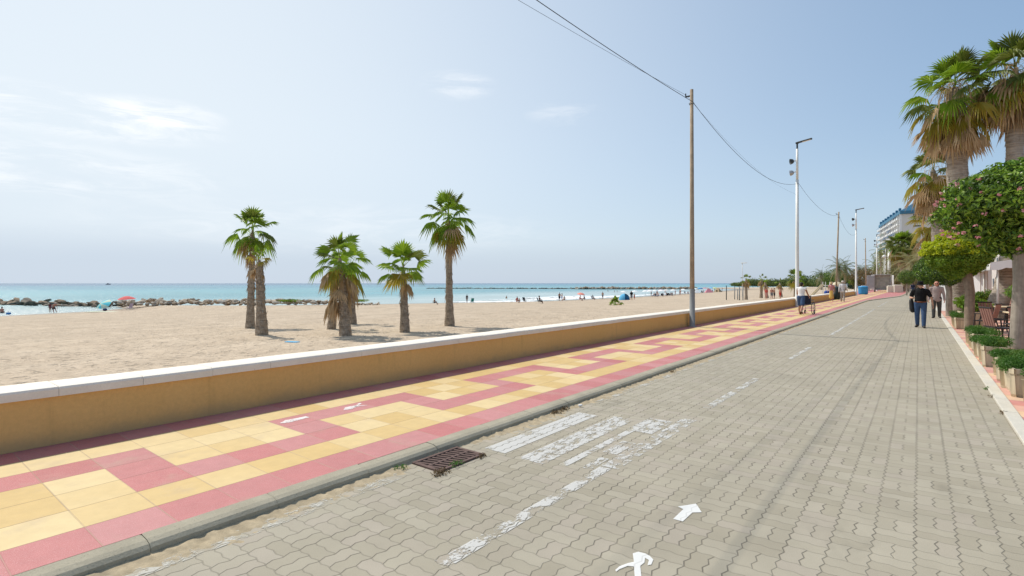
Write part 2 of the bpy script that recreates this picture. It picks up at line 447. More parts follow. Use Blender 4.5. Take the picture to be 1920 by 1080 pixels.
# ------------------------------------------------------------------ ground, road, pavement
def sheet(name, poly, z, mat):
    me = bpy.data.meshes.new(name); me.from_pydata([(x, y, z) for x, y in poly], [], [tuple(range(len(poly)))]); me.materials.append(mat); me.update()
    return tag(link(name, me), kind='structure')
M_earth = plain('dry_earth', (.36, .30, .21), .95, .12, .3, .3, 8)
sheet('ground', [(900, -60), (900, 2500), (-70, 2500), (-60, 700), (-14, 400), (-9.3, 110), (-9.25, 83.9), (-6.9, 83.4), (-6.9, -60)], -.06, M_earth)
sheet('road', [(-3.69, -12), (.85, -12), (.85, 600), (-3.69, 600)], 0.0, M_road)
KERB = [(-12, KX), (58, KX), (63, -3.45), (80, -1.9), (96, -1.62), (150, -1.7), (260, -2.2), (400, -3.2)]
def kx(y):
    for (a, p), (b, q) in zip(KERB, KERB[1:]):
        if a <= y <= b: return p + (q - p) * (y - a) / (b - a)
    return KERB[-1][1]
sheet('pavement', [(kx(y), y) for y, _ in KERB] + [(-9.2, 400), (-9.2, 84), (-6.9, 83.5), (-6.9, -12)], PZ, M_tile)
M_tile2 = None
def tile2():
    m = new_mat('pale_red_terrace_tiles'); p = pos(); x, y, z = xyz(p)
    u = x / .4; v = y / .4; ui = u.floor(); vi = v.floor(); fx = u - ui; fy = v - vi
    r = white(vec(ui, vi, 2.0)); k = (ui + vi).mod(3.0).lt(.5)
    col = mix((.52, .215, .19), (.60, .37, .30), r); col = mix(col, (.66, .47, .30), k * .8)
    col = gain(col, noise(p, 6, 4) * .3 + .85); d = fx.min(1 - fx).min(fy.min(1 - fy)) * .4
    j = smooth(d, .002, .007, 1.0, 0.0); col = mix(col, (.34, .25, .19), j)
    return finish(m, col, .7, bump(1 - j + noise(p, 150, 2) * .2, .4, .004), .3)
sheet('terrace', [(.99, -12), (12, -12), (12, 400), (.99, 400)], .025, tile2())
# seaward kerb: bevelled concrete stones, each laid with a slight unevenness
mb = MB(); y = -11.27 + .4
while y < 150:
    ln = .8 if y < 110 else 3.2
    y1 = y + ln; xa, xb = kx(max(y, -12)), kx(y1)
    dz = random.uniform(-.004, .004); dx = random.uniform(-.005, .005); gp = .0012
    prof = [(0, -.10), (0, PZ + .002), (.095, PZ - .002), (.138, PZ - .014), (.162, PZ - .036), (.168, -.10)]
    vs = []
    for yy, xx in ((y + gp, xa), (y + gp + .012, xa), (y1 - gp - .012, xb), (y1 - gp, xb)):
        e = yy in (y + gp, y1 - gp)
        for px_, pz_ in prof: vs.append((xx + dx + px_ - (.004 if e and px_ > 0 else 0), yy, pz_ + dz - (.004 if e and pz_ > 0 else 0)))
    n = len(prof); fs = []
    for i in range(3):
        for k in range(n - 1): fs.append((i * n + k, (i + 1) * n + k, (i + 1) * n + k + 1, i * n + k + 1)[::-1])
    fs.append(tuple(range(n))); fs.append(tuple(3 * n + k for k in range(n))[::-1])
    mb.add(vs, fs); y = y1
tag(mb.build('kerb', M_kerb), kind='structure')
mb = MB(); y = -10.0
while y < 200:
    ln = 1.0 if y < 60 else 5
    mb.bbox((.915, y + ln / 2, -.02 + random.uniform(-.002, .002)), (.142, ln - .008, .11), .006); y += ln
tag(mb.build('flush_kerb', M_flat), kind='structure')

# drifted sand in the gutter along the kerb
def gutter():
    nx, y0, y1 = 14, -2.0, 60.0
    ys = []; q = y0
    while q < y1: ys.append(q); q += .03 if q < 9 else (.08 if q < 25 else .4)
    V = []; NY = len(ys)
    r = np.random.default_rng(3)
    from mathutils import noise as mn
    for yy in ys:
        wd = .14 + .09 * mn.noise((0, yy * 1.1, 0)) + .05 * mn.noise((3, yy * 5, 0))
        if 3.1 < yy < 3.95: wd = .03
        if yy > 14: wd *= .8
        for i in range(nx):
            t = i / (nx - 1); xx = KX + .155 + t * .40
            hgt = .016 * (1 - (xx - KX - .155) / max(wd, .02)) + .014 * mn.noise((xx * 14, yy * 14, 0)) + .010 * mn.noise((xx * 45, yy * 45, 1))
            V.append((xx, yy, max(hgt, -.012)))
    Fc = [(j * nx + i, j * nx + i + 1, (j + 1) * nx + i + 1, (j + 1) * nx + i) for j in range(NY - 1) for i in range(nx - 1)]
    return np_mesh('gutter_sand', V, Fc, plain('gutter_sand', (.40, .325, .215), .95, .3, 12, .9, 90), smooth=True)
tag(gutter(), kind='stuff')

# ------------------------------------------------------------------ painted marks on the ground
def mark(name, polys, z, mat):
    mb = MB()
    for p in polys: mb.add([(x, y, z) for x, y in p], [tuple(range(len(p)))])
    return tag(mb.build(name, mat), kind='structure')
def rect(x0, x1, y0, y1): return [(x0, y0), (x1, y0), (x1, y1), (x0, y1)]
RZ = .004
mark('edge_line', [rect(-3.58, -3.44, -3, 3.1), rect(-3.56, -3.45, 6.2, 30)], RZ, paint_mat('worn_paint_edge', .545, 4.0, (.55, .53, .47)))
mark('lane_line', [rect(-2.27, -2.15, 1.2, 2.2)], RZ, paint_mat('worn_paint_thin', .60, 5.0))
mark('lane_line', [rect(-2.26, -2.15, 2.2, 4.18)], RZ, paint_mat('worn_paint_mid', .49, 6.0))
mark('lane_line', [rect(-2.26, -2.15, a, b) for a, b in ((7.0, 9.7), (12.6, 15.3), (19.2, 40.0), (44, 58))], RZ, paint_mat('worn_paint_far', .48, 5.0, (.62, .61, .57)))
MP1, MP2, MP3 = paint_mat('worn_paint_bold', .40, 5.0), paint_mat('worn_paint_patchy', .47, 7.0), paint_mat('worn_paint_faint', .52, 7.0)
mark('cycle_lane_mark', [rect(-3.42, -3.16, 3.92, 5.75)], RZ, MP1)
mark('cycle_lane_mark', [rect(-2.98, -2.70, 3.9, 5.85)], RZ, MP2)
mark('cycle_lane_mark', [rect(-2.58, -2.50, 4.0, 5.4), rect(-2.60, -2.30, 5.41, 6.05), rect(-2.44, -2.29, 4.55, 5.0), rect(-2.38, -2.29, 4.05, 4.4)], RZ, MP2)
mark('cycle_lane_mark', [rect(-2.27, -2.10, 4.2, 6.3)], RZ, MP3)
MPW = paint_mat('fresh_white_paint', .22, 9.0, (.82, .82, .80))
px5 = lambda pts: [at(1000 + x / 4.8, 900 + y / 4.8, RZ).to_2d()[:] for x, y in pts]
mark('painted_arrow', [px5([(1258, 350), (1345, 372), (1432, 292), (1350, 262)]), px5([(1300, 238), (1465, 212), (1515, 290), (1432, 292), (1350, 262)])], RZ, MPW)
mark('pedestrian_symbol', [px5(q)[::-1] for q in (
    [(895, 660), (945, 645), (1010, 662), (1000, 742), (962, 772), (905, 735)], [(1010, 662), (1050, 685), (1080, 715), (1040, 720), (1005, 700)],
    [(1040, 720), (1080, 715), (1062, 760), (1028, 766)], [(905, 735), (962, 772), (905, 778), (850, 772), (850, 748)],
    [(850, 748), (850, 772), (775, 802), (745, 825), (738, 808), (778, 774)], [(905, 778), (962, 772), (972, 864), (985, 1010), (945, 1160), (905, 1150), (925, 990), (912, 864)])], RZ, MPW)
px1 = lambda pts: [at(500 + x / 8.727, 740 + y / 8.727, PZ + .004).to_2d()[:] for x, y in pts]
MPS = paint_mat('stencil_paint', .40, 16.0, (.85, .83, .80))
mark('stencil_mark', [px1(q) for q in ([(200, 468), (330, 462), (440, 440), (430, 395), (310, 410), (270, 440)], [(430, 440), (700, 372), (640, 352), (430, 395)])], PZ + .004, MPS)
mark('stencil_mark', [px1(q) for q in ([(1255, 255), (1400, 232), (1470, 200), (1450, 175), (1280, 205)], [(1440, 205), (1560, 145), (1520, 132), (1440, 180)], [(1450, 195), (1640, 178), (1640, 172), (1470, 180)])], PZ + .004, MPS)

# ------------------------------------------------------------------ drain grate
M_iron = plain('rusty_iron', (.135, .085, .072), .75, .3, 14, .5, 70, .4, .25)
M_dark = plain('pit_shade', (.012, .011, .010), .9, .1)
gr = empty('drain_grate', (-3.47, 3.47, .0), 0, 'rusty iron drain grate set in the gutter beside the kerb', 'drain grate')
mb = MB(); W2, L2 = .185, .295
for sx in (-1, 1): mb.bbox((sx * (W2 - .018), 0, .006), (.036, L2 * 2, .022), .004)
for sy in (-1, 1): mb.bbox((0, sy * (L2 - .018), .006), (W2 * 2 - .074, .036, .022), .004)
mb.build('frame', M_iron, gr)
mb = MB()
for k in range(9):
    yy = -L2 + .066 + k * (2 * L2 - .132) / 8
    for sx in (-1, 1): mb.bbox((sx * .078, yy, .005), (.136, .026, .018), .004, Matrix.Rotation(R(18), 3, 'Z'))
mb.bbox((0, 0, .006), (.026, L2 * 2 - .076, .02), .003)
mb.build('bars', M_iron, gr)
MB().box((0, 0, -.0), (W2 * 2 - .03, L2 * 2 - .03, .008)).build('pit', M_dark, gr)  # near-black slab stands in for the shade inside the drain hole

# ------------------------------------------------------------------ sea wall
wl = empty('promenade_wall', (-6.64, 0, 0), 0, 'long low ochre stucco wall with white stone coping between beach and pavement', 'wall')
mb = MB(); WB = 83.4
yb = [-12 + 6.0 * i for i in range(16)]; yb[-1] = WB
vs = []; sect = [(0, -.3), (0, .552), (-.40, .552), (-.40, -1.3)]
for yy in yb: vs += [(x, yy, z) for x, z in sect]
fs = [(i * 4 + k, i * 4 + k + 1, i * 4 + k + 5, i * 4 + k + 4) for i in range(len(yb) - 1) for k in range(3)] + [(0, 1, 2, 3)[::-1], tuple(len(vs) - 4 + k for k in range(4))]
mb.add(vs, fs); mb.build('wall_body', M_stucco, wl)
mb = MB(); y = 1.26 - .7 * 19
while y < WB:
    ln = min(.7, WB + .02 - y); dz = random.uniform(-.003, .003); dx = random.uniform(-.004, .004)
    prof = [(.036, .555), (.037, .59), (.037, .626), (.026, .645), (.002, .652), (-.40, .652), (-.43, .645), (-.446, .62), (-.446, .555)]
    vs = []
    for yy, e in ((y + .0015, 1), (y + .009, 0), (y + ln - .009, 0), (y + ln - .0015, 1)):
        vs += [(px_ + dx, yy, pz_ + dz - (.005 if e and pz_ > .6 else 0)) for px_, pz_ in prof]
    n = len(prof); fs = []
    for i in range(3):
        for k in range(n): fs.append((i * n + k, (i + 1) * n + k, (i + 1) * n + (k + 1) % n, i * n + (k + 1) % n)[::-1])
    fs.append(tuple(range(n))); fs.append(tuple(3 * n + k for k in range(n))[::-1])
    mb.add(vs, fs); y += .7
mb.build('coping', M_cap, wl, smooth=24)

# ------------------------------------------------------------------ beach
SH = [(-400, -100), (-60, -92), (-20, -88), (11.5, -90), (22, -95), (27, -101), (30, -118), (45, -96), (52, -91), (62, -84), (73, -79), (82, -73), (92, -68), (119, -67), (148, -67), (220, -75), (351, -92), (450, -160), (700, -300)]
SHY = np.array([a for a, b in SH], float); SHX = np.array([b for a, b in SH], float)
def shore(y): return float(np.interp(y, SHY, SHX))
SEA = -2.4
def zs(x, y):
    t = (-7.0 - x) / (-7.0 - shore(y))
    l = max(0.0, t - .12) / .88; s = min(1.0, max(0.0, (y - 25) / 35)); s = s * s * (3 - 2 * s)
    return SEA * l - .7 * s * max(0.0, 1 - l) - .02
def on_sand(px, py):
    """walk along the line of sight until it meets the sand"""
    X = (px - 960) / F; f = lambda d: (CH - (py - HY) * d / F) - zs(d * (X * CA - SA), d * (X * SA + CA))
    d = 6.0
    while f(d) > 0 and d < 520: d += .5
    lo, hi = d - .5, d
    for _ in range(20):
        m_ = (lo + hi) / 2
        if f(m_) > 0: lo = m_
        else: hi = m_
    x, y = hi * (X * CA - SA), hi * (X * SA + CA)
    return Vector((x, y, zs(x, y)))
from mathutils import noise as mn
xs_ = list(np.arange(-7.0, -22, -.14)) + list(np.arange(-22, -112, -.6)) + list(np.arange(-112, -360, -6.0))
ys_ = list(np.arange(-120, -12, 6.0)) + list(np.arange(-12, 2, .6)) + list(np.arange(2, 30, .14)) + list(np.arange(30, 90, .5)) + list(np.arange(90, 460, 4.0))
V = []
for yy in ys_:
    for xx in xs_:
        z = zs(xx, yy)
        if xx > -30 and yy < 60:
            a = mn.noise((xx * .9, yy * .9, 0)) * .02 + mn.noise((xx * 2.6, yy * 3.2, 4)) * .016
            z += a * min(1, (-6.9 - xx) / 1.0 + .2)
        V.append((xx, yy, z))
nx = len(xs_); Fc = [(j * nx + i, (j + 1) * nx + i, (j + 1) * nx + i + 1, j * nx + i + 1)[::-1] for j in range(len(ys_) - 1) for i in range(nx - 1)]
tag(np_mesh('beach', V, Fc, M_sand, smooth=True), kind='structure')
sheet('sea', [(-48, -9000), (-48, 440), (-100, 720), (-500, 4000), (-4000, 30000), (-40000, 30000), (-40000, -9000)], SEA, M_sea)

# surf: low foamy rollers along the shore
M_foam = new_mat('sea_foam'); p_ = pos()
fo = noise(scalev(p_, (1, .35, 1)), 1.6, 5, .7)
at_ = S.T.nodes.new('ShaderNodeAttribute'); at_.attribute_name = 'edge'
finish(M_foam, (.86, .88, .88), .6, bump(fo, .5, .1), .3, alpha=smooth(fo + S(at_.outputs['Fac']) * .55, .62, .74))
def surf(y0, y1, off, wid, hgt, dens):
    ys = np.arange(y0, y1, .5); V = []; E = []
    for yy in ys:
        c = shore(yy) - off + 1.2 * mn.noise((yy * .12, off, 0)); e0 = min(1, (yy - y0) / 5, (y1 - yy) / 5) * dens
        for k, (t, h) in enumerate(((0, 0), (.25, .7), (.5, 1), (.75, .6), (1, 0))):
            V.append((c - (t - .5) * wid, yy, SEA + .012 + h * hgt * max(0, e0) * (.7 + .5 * mn.noise((yy * .3, off, 2))))); E.append(e0 * (1 - abs(t - .5) * 1.3))
    Fc = [(j * 5 + i, j * 5 + i + 1, j * 5 + i + 6, j * 5 + i + 5) for j in range(len(ys) - 1) for i in range(4)]
    o = np_mesh('surf_foam', V, Fc, M_foam, smooth=True); a = o.data.attributes.new('edge', 'FLOAT', 'POINT'); a.data.foreach_set('value', np.array(E, np.float32))
    return tag(o, kind='stuff')
surf(76, 100, 2.5, 5, .25, 1.0); surf(98, 150, 5, 8, .45, 1.0); surf(108, 146, 15, 7, .4, .75); surf(140, 230, 4, 6, .3, .6); surf(6, 20, 1.0, 1.2, .03, .25); surf(86, 112, 12, 4, .2, .5)
# ------------------------------------------------------------------ rocks
import bmesh
def rock_mesh(seed, mat, sx, sy, sz, sub=2):
    bm = bmesh.new(); bmesh.ops.create_icosphere(bm, subdivisions=sub, radius=1)
    o = Vector((seed * 7.3, seed * 3.1, seed * 1.7))
    for v in bm.verts:
        q = v.co.copy(); f = 1 + .38 * mn.noise(q * .9 + o) + .16 * mn.noise(q * 2.4 + o)
        for a in range(5):                                   # flat broken faces
            nrm = Vector((mn.noise(o + Vector((a, 0, 0))), mn.noise(o + Vector((0, a + .5, 0))), mn.noise(o + Vector((0, 0, a + .9))))).normalized()
            d = q.dot(nrm)
            if d > .62: f *= .62 / d
        v.co = Vector((q.x * sx, q.y * sy, q.z * sz)) * f
    me = bpy.data.meshes.new('boulder'); bm.to_mesh(me); bm.free(); me.materials.append(mat); return me
M_rock_p = plain('pale_limestone', (.47, .385, .29), .9, .25, 1.6, .6, 9); M_rock_g = plain('grey_limestone', (.38, .335, .275), .9, .28, 1.6, .6, 9)
M_rock_d = plain('wet_dark_rock', (.15, .125, .095), .75, .35, 1.4, .7, 8); M_rock_b = plain('brown_rock', (.25, .185, .125), .9, .3, 1.5, .7, 8)
pale = [rock_mesh(k, M_rock_p if k % 3 else M_rock_g, 1.1, .62 + .08 * (k % 3), .36 + .06 * (k % 2)) for k in range(1, 7)]
dark = [rock_mesh(k, M_rock_d if k % 2 else M_rock_b, 1.15, .8, .36) for k in range(7, 12)]
def lay_rocks(meshes, name, pts, label, group):
    for x, y, z, s in pts:
        o = link(name, random.choice(meshes)); o.location = (x, y, z)
        o.rotation_euler = (random.uniform(-.5, .5), random.uniform(-.5, .5), random.uniform(0, 6.28))
        o.scale = (s, s * random.uniform(.8, 1.15), s * random.uniform(.8, 1.2)); tag(o, label, 'boulder', group)
pts = []
for k in range(200):
    u = (k + random.random()) / 200; t = random.random(); q = at(222 + 490 * u, 572.5 - 2.5 * u, -1.75); v = Vector((q.x, q.y)).normalized() * (3.6 * t)
    fade = min(1, max(.3, (1.02 - u) / .32))
    pts.append((q.x + v.x, q.y + v.y, -1.95 + (1.15 - .8 * abs(t - .6)) * fade * random.uniform(.5, 1.0) - .1, random.uniform(.36, .85) * (.45 + .55 * fade)))
lay_rocks(pale, 'boulder', pts, 'pale broken boulder in the rock bank between beach sand and sea', 'boulders of the rock bank')
pts = []
for k in range(95):
    t = (k + random.random()) / 95; x = -106 + t * -48; y = 29 - t * 15.5 + random.uniform(-2.4, 2.4)
    pts.append((x, y, SEA + random.uniform(-.1, .45) * (1 if random.random() > .12 else 2.2), random.uniform(.5, 1.25)))
lay_rocks(dark, 'boulder', pts, 'dark wet boulder in the low groyne behind the shallow lagoon', 'boulders of the groyne')
def breakwater(name, p0, p1, n, hgt, meshes, label):
    (xa, ya), (xb, yb) = p0, p1; VS = []; FS = []; MI = []; b = 0; mats = []
    for me in meshes:
        if me.materials[0] not in mats: mats.append(me.materials[0])
    for k in range(n):
        me = random.choice(meshes); t = random.random(); s = random.uniform(.7, 1.6) * hgt
        c = Vector((xa + (xb - xa) * t + random.uniform(-1.5, 1.5), ya + (yb - ya) * t + random.uniform(-1.5, 1.5), SEA + random.uniform(-.1, .55) * hgt))
        rot = Matrix.Rotation(random.uniform(0, 6.28), 3, 'Z') @ Matrix.Rotation(random.uniform(-.4, .4), 3, 'X')
        co = np.array([rot @ (v.co * s) + c for v in me.vertices]); VS.append(co)
        FS.append(np.array([list(p.vertices) for p in me.polygons]) + b); MI += [mats.index(me.materials[0])] * len(me.polygons); b += len(co)
    o = np_mesh(name, np.vstack(VS), np.vstack(FS), mats, MI); return tag(o, label, 'breakwater', None, 'stuff')
small_d = [rock_mesh(k, M_rock_d, 1, .75, .5, 1) for k in (21, 22, 23)]; small_p = [rock_mesh(k, M_rock_b if k % 2 else M_rock_g, 1, .75, .55, 1) for k in (24, 25, 26, 27)]
breakwater('breakwater', at_d(803, 392), at_d(1085, 368), 320, .85, small_d, 'low dark breakwater out in the turquoise sea')
breakwater('breakwater', at_d(1080, 350), at_d(1305, 345), 330, 1.5, small_p, 'taller pale brown breakwater ending at the far beach')

# ------------------------------------------------------------------ palms
M_fr_g = leafmat('palm_leaf_green', (.17, .29, .018), (.32, .45, .04), .5)
M_fr_y = leafmat('palm_leaf_yellowing', (.42, .29, .03), (.36, .36, .06), .45)
M_fr_d = leafmat('palm_leaf_dead', (.62, .46, .27), (.44, .30, .165), .25, .8, .15)
M_fr_dk = leafmat('palm_leaf_olive', (.13, .18, .025), (.24, .27, .06), .42)
def trunkmat(name, a, b):
    m = new_mat(name); p = pos('obj'); x, y, z = xyz(p); an = S.math('ARCTAN2', x, y)
    d = vec(an * 2.2, z * 7.0 + an * .6, 0.0); rings = noise(vec(an * .6, z * 26.0, 0.0), 1.0, 3, .6)
    vn = voronoi(d, 2.0); col = mix(a, b, smooth(noise(vec(an * 3.0, z * 9.0, 1.0), 1.0, 4, .65), .3, .7)); col = gain(col, smooth(rings, .3, .6, .62, 1.05))
    return finish(m, col, .9, bump(rings + vn * .6 + noise(p, 40, 3) * .3, .9, .03), .15)
M_pt = trunkmat('palm_trunk', (.27, .205, .15), (.46, .375, .285)); M_pt2 = trunkmat('grey_palm_trunk', (.30, .255, .21), (.45, .40, .34))
class Geo:
    """loose faces collected for one mesh"""
    def __init__(s): s.V = []; s.F = []; s.M = []
    def tri(s, a, b, c, m): n = len(s.V); s.V += [a, b, c]; s.F.append((n, n + 1, n + 2, n + 2)); s.M.append(m)
    def quad(s, a, b, c, d, m): n = len(s.V); s.V += [a, b, c, d]; s.F.append((n, n + 1, n + 2, n + 3)); s.M.append(m)
    def build(s, name, mats, parent):
        me = bpy.data.meshes.new(name); me.from_pydata([tuple(v) for v in s.V], [], [f if f[2] != f[3] else f[:3] for f in s.F])
        for mt in mats: me.materials.append(mt)
        me.polygons.foreach_set('material_index', s.M); me.update(); return link(name, me, parent)
UP = Vector((0, 0, 1))
def fan(G, rng, o, az, el, L, Rf, m, spread=105, droop=.35, nseg=22, dead=False):
    """a stalk and its fan-shaped blade of pleated, split fingers"""
    h = Vector((math.cos(az), math.sin(az), 0)); p = Vector(o); d = (h * math.cos(el) + UP * math.sin(el)).normalized()
    side = Vector((-h.y, h.x, 0)); wd = .018 + .012 * Rf
    n = 4
    for i in range(n):
        d2 = (d + UP * (-.10 * droop * (1 if el > -.9 else .3))).normalized(); q = p + d * (L / n)
        a = wd * (1 - i / (n + 1)); G.quad(p - side * a, p + side * a, q + side * a * .8, q - side * a * .8, m); p, d = q, d2
    u = side.cross(d).normalized()
    if u.z < 0: u = -u
    tw = rng.uniform(-.5, .5); side2 = (side * math.cos(tw) + u * math.sin(tw)).normalized()
    u2 = d.cross(side2).normalized()
    tilt = rng.uniform(-.25, .1)
    for k in range(nseg):
        th = R(spread) * (2 * (k + .5) / nseg - 1); dth = R(spread) / nseg
        ray = lambda t: (d * math.cos(t) + side2 * math.sin(t) + u2 * tilt * abs(math.sin(t))).normalized()
        ln = Rf * (1 - .22 * abs(th) / R(110)) * rng.uniform(.88, 1.06); rm = ln * rng.uniform(.52, .64)
        dr = droop * rng.uniform(.7, 1.4)
        sag = lambda r: UP * (-dr * (r / Rf) ** 2.4 * Rf * .55)
        fold = u2 * (.035 * Rf)
        A = p + ray(th - dth) * rm + sag(rm) - fold; B = p + ray(th + dth) * rm + sag(rm) - fold; C = p + ray(th) * rm * 1.02 + sag(rm) + fold
        tip = p + ray(th + rng.uniform(-.03, .03)) * ln + sag(ln) * rng.uniform(1.0, 2.0 if not dead else 2.6)
        G.tri(p, A, C, m); G.tri(p, C, B, m); G.tri(A, tip, C, m); G.tri(C, tip, B, m)
def fan_palm(label, base, hub, r0, r1, Lf, Rf, ng, ny, nd, seed, group=None, bend=0.0, stubs=0, tm=None, olive=.18, strings=0, skirt=1.0, top=88, low=-35, hang=1.0, name='palm_tree', nseg=20):
    rng = random.Random(seed); base = Vector(base); hub = Vector(hub); H = (hub - base)
    root = empty(name, base, 0, label, 'palm tree', group)
    N = max(10, int(H.z / .16)); pts = []; rad = []
    for i in range(N + 1):
        t = i / N; off = Vector((H.x, H.y, 0)) * (t * (1 - bend) + bend * (1 - (1 - t) ** 5))
        pts.append(off + UP * (H.z * t - (.15 if i == 0 else 0)))
        rad.append((r0 + (r1 - r0) * min(1, t * 1.3) + r0 * .35 * math.exp(-t * H.z * 2.2)) * (1 + rng.uniform(-.07, .07)))
    for i in range(N + 1):
        q = (1 - i / N) * H.z / (.75 * Rf); rad[i] *= .3 + .7 * min(1, q)
    mb = MB().tube(pts, rad, 14)
    for k in range(stubs):                                  # ragged old leaf bases
        t = rng.uniform(.25, .97); i = int(t * N); a = rng.uniform(0, 6.28); c = pts[i]; h = Vector((math.cos(a), math.sin(a), 0)); s_ = Vector((-h.y, h.x, 0)); r_ = rad[i]
        ln = rng.uniform(.08, .2) * (1 + r0); q = c + h * r_ * .9; e = c + h * (r_ + rng.uniform(.02, .07)) + UP * rng.choice((-1, -1, 1)) * ln
        mb.add([q - s_ * .04, q + s_ * .04, e + s_ * .012, e - s_ * .012, q + h * .02], [(0, 1, 2, 3), (4, 3, 2), (4, 2, 1), (0, 3, 4)])
    mb.build('trunk', tm or M_pt, root, smooth=60)
    G = Geo(); tp = pts[-1]; ga = 2.39996; a0 = rng.uniform(0, 6)
    tot = ng + ny
    for k in range(tot):
        f = k / max(1, tot - 1); el = R(top + (low - top) * f ** .85 + rng.uniform(-9, 9)); m = 0 if k < ng else 1
        if m == 0 and rng.random() < olive: m = 2
        o = tp + UP * (.06 - f * .30 * (Rf + Lf) * .7)
        fan(G, rng, o, a0 + k * ga, el, Lf * rng.uniform(.65, 1.2) * (.75 if f < .2 else 1), Rf * rng.uniform(.82, 1.08), m, droop=(.12 + .75 * f) * hang, spread=rng.uniform(88, 112), nseg=nseg)
    G.build('crown', [M_fr_g, M_fr_y, M_fr_dk], root)
    if nd:
        G = Geo()
        for k in range(nd):
            f = rng.random(); o = tp - UP * ((.12 + f * skirt * .55)); rr = r1 * .9; az_ = rng.uniform(0, 6.28)
            o = o + Vector((math.cos(az_), math.sin(az_), 0)) * rr
            fan(G, rng, o, az_, R(rng.uniform(-86, -62) if rng.random() < .75 else rng.uniform(-62, -15)), Lf * rng.uniform(.5, .9), Rf * rng.uniform(.7, 1.05), 0, spread=rng.uniform(18, 62), droop=.5, nseg=10, dead=True)
        for k in range(strings):                            # old flower stalks hanging like straw
            az_ = rng.uniform(0, 6.28); h = Vector((math.cos(az_), math.sin(az_), 0)); sd_ = Vector((-h.y, h.x, 0)) * .022; ln = rng.uniform(.6, 1.2) * (Lf + Rf); p0 = tp + UP * rng.uniform(-.3, .3); out = rng.uniform(.15, .55) * ln; pv = p0
            for j in range(1, 8):
                t = j / 7; q = p0 + h * out * min(1, t * 1.7) ** .6 + UP * (.35 * math.sin(t * 2.2) - t * t * ln * 1.25) + sd_ * rng.uniform(-2, 2); G.quad(pv - sd_, pv + sd_, q + sd_ * .8, q - sd_ * .8, 0); pv = q
        G.build('dead_fronds', [M_fr_d], root)
    return root
def feather_palm(label, base, Hh, r0, L, n, seed, mats, group=None, name='palm_tree', low=-45, leafl=.45):
    rng = random.Random(seed); root = empty(name, base, 0, label, 'palm tree', group)
    lx, ly = rng.uniform(-.06, .06) * Hh, rng.uniform(-.06, .06) * Hh
    MB().tube([(0, 0, -.1)] + [(lx * t * t, ly * t * t, Hh * t) for t in (.15, .3, .5, .7, .85, 1)], [r0 * 1.35, r0 * 1.1, r0, r0 * .95, r0 * .9, r0 * .95, r0 * 1.15], 10).build('trunk', M_pt2, root, smooth=True)
    G = Geo(); tp = Vector((lx, ly, Hh))
    for k in range(n):
        f = k / (n - 1); el = R(80 + (low - 80) * f + rng.uniform(-8, 8)); az_ = k * 2.39996; h = Vector((math.cos(az_), math.sin(az_), 0)); side = Vector((-h.y, h.x, 0))
        p = tp.copy(); d = h * math.cos(el) + UP * math.sin(el); ns = 9; m = 1 if f > .8 else 0
        for i in range(ns):
            q = p + d * (L / ns); w = leafl * math.sin(math.pi * (i + .8) / (ns + .6)) ** .6
            for sg in (-1, 1):
                for j in range(3):
                    c = p + (q - p) * (j / 3); lw = (q - p) / 3 * .62
                    e = c + side * sg * w + d * w * .5 + UP * (-w * .35 + rng.uniform(-.05, .05)); G.tri(c, c + lw, e, m)
            G.quad(p - UP * .02, p + UP * .02, q + UP * .02, q - UP * .02, m); p = q; d = (d + UP * (-.20)).normalized()
    G.build('crown', mats, root); return root
Z = lambda py, d: CH + (HY - py) * d / F
def hub_at(px, py, d): x, y = at_d(px, d); return (x, y, Z(py, d))
bp = 'fan palms planted on the sand'
def beach_palm(label, bx, by, hx, hy, wpx0, wpx1, rp, ng, ny, nd, seed, dd=0.0, **k):
    b = on_sand(bx, by); d = depth(b); s = d / F
    return fan_palm(label, b, hub_at(hx, hy, d + dd), wpx0 * s / 2, wpx1 * s / 2, rp * s * .54, rp * s * .60, ng, ny, nd, seed, bp, **k)
beach_palm('taller palm of the close pair, its crown above its stub-topped partner', 469, 616, 474, 430, 14, 10, 45, 18, 2, 6, 3, stubs=70, skirt=1.1, low=-48, hang=1.35)
beach_palm('shorter palm of the close pair with a small yellowish tuft', 491, 628, 486, 487, 18, 13, 28, 4, 3, 5, 5, stubs=60, low=10, skirt=.5)
beach_palm('slim palm leaning right, behind the shaggy thick-trunked palm', 621, 617, 634, 503, 13, 9, 40, 5, 2, 4, 8, stubs=34, low=-50)
beach_palm('shaggy thick-trunked palm with brown skirt, front of the trio', 648, 629, 637, 484, 18, 15, 56, 16, 2, 18, 12, stubs=70, skirt=1.8)
beach_palm('palm leaning left, rearmost of the trio on the sand', 660, 608, 657, 497, 14, 10, 44, 6, 2, 5, 17, stubs=40, low=-45, skirt=1.2)
beach_palm('lone short palm with a rust brown hanging frond', 759, 622, 756, 499, 15, 11, 52, 16, 2, 3, 21, stubs=46, low=-22, hang=.7)
beach_palm('tallest slender beach palm standing alone', 843, 611, 841, 404, 15, 10, 52, 20, 3, 7, 25, stubs=34, skirt=1.3, low=-55, hang=1.15)
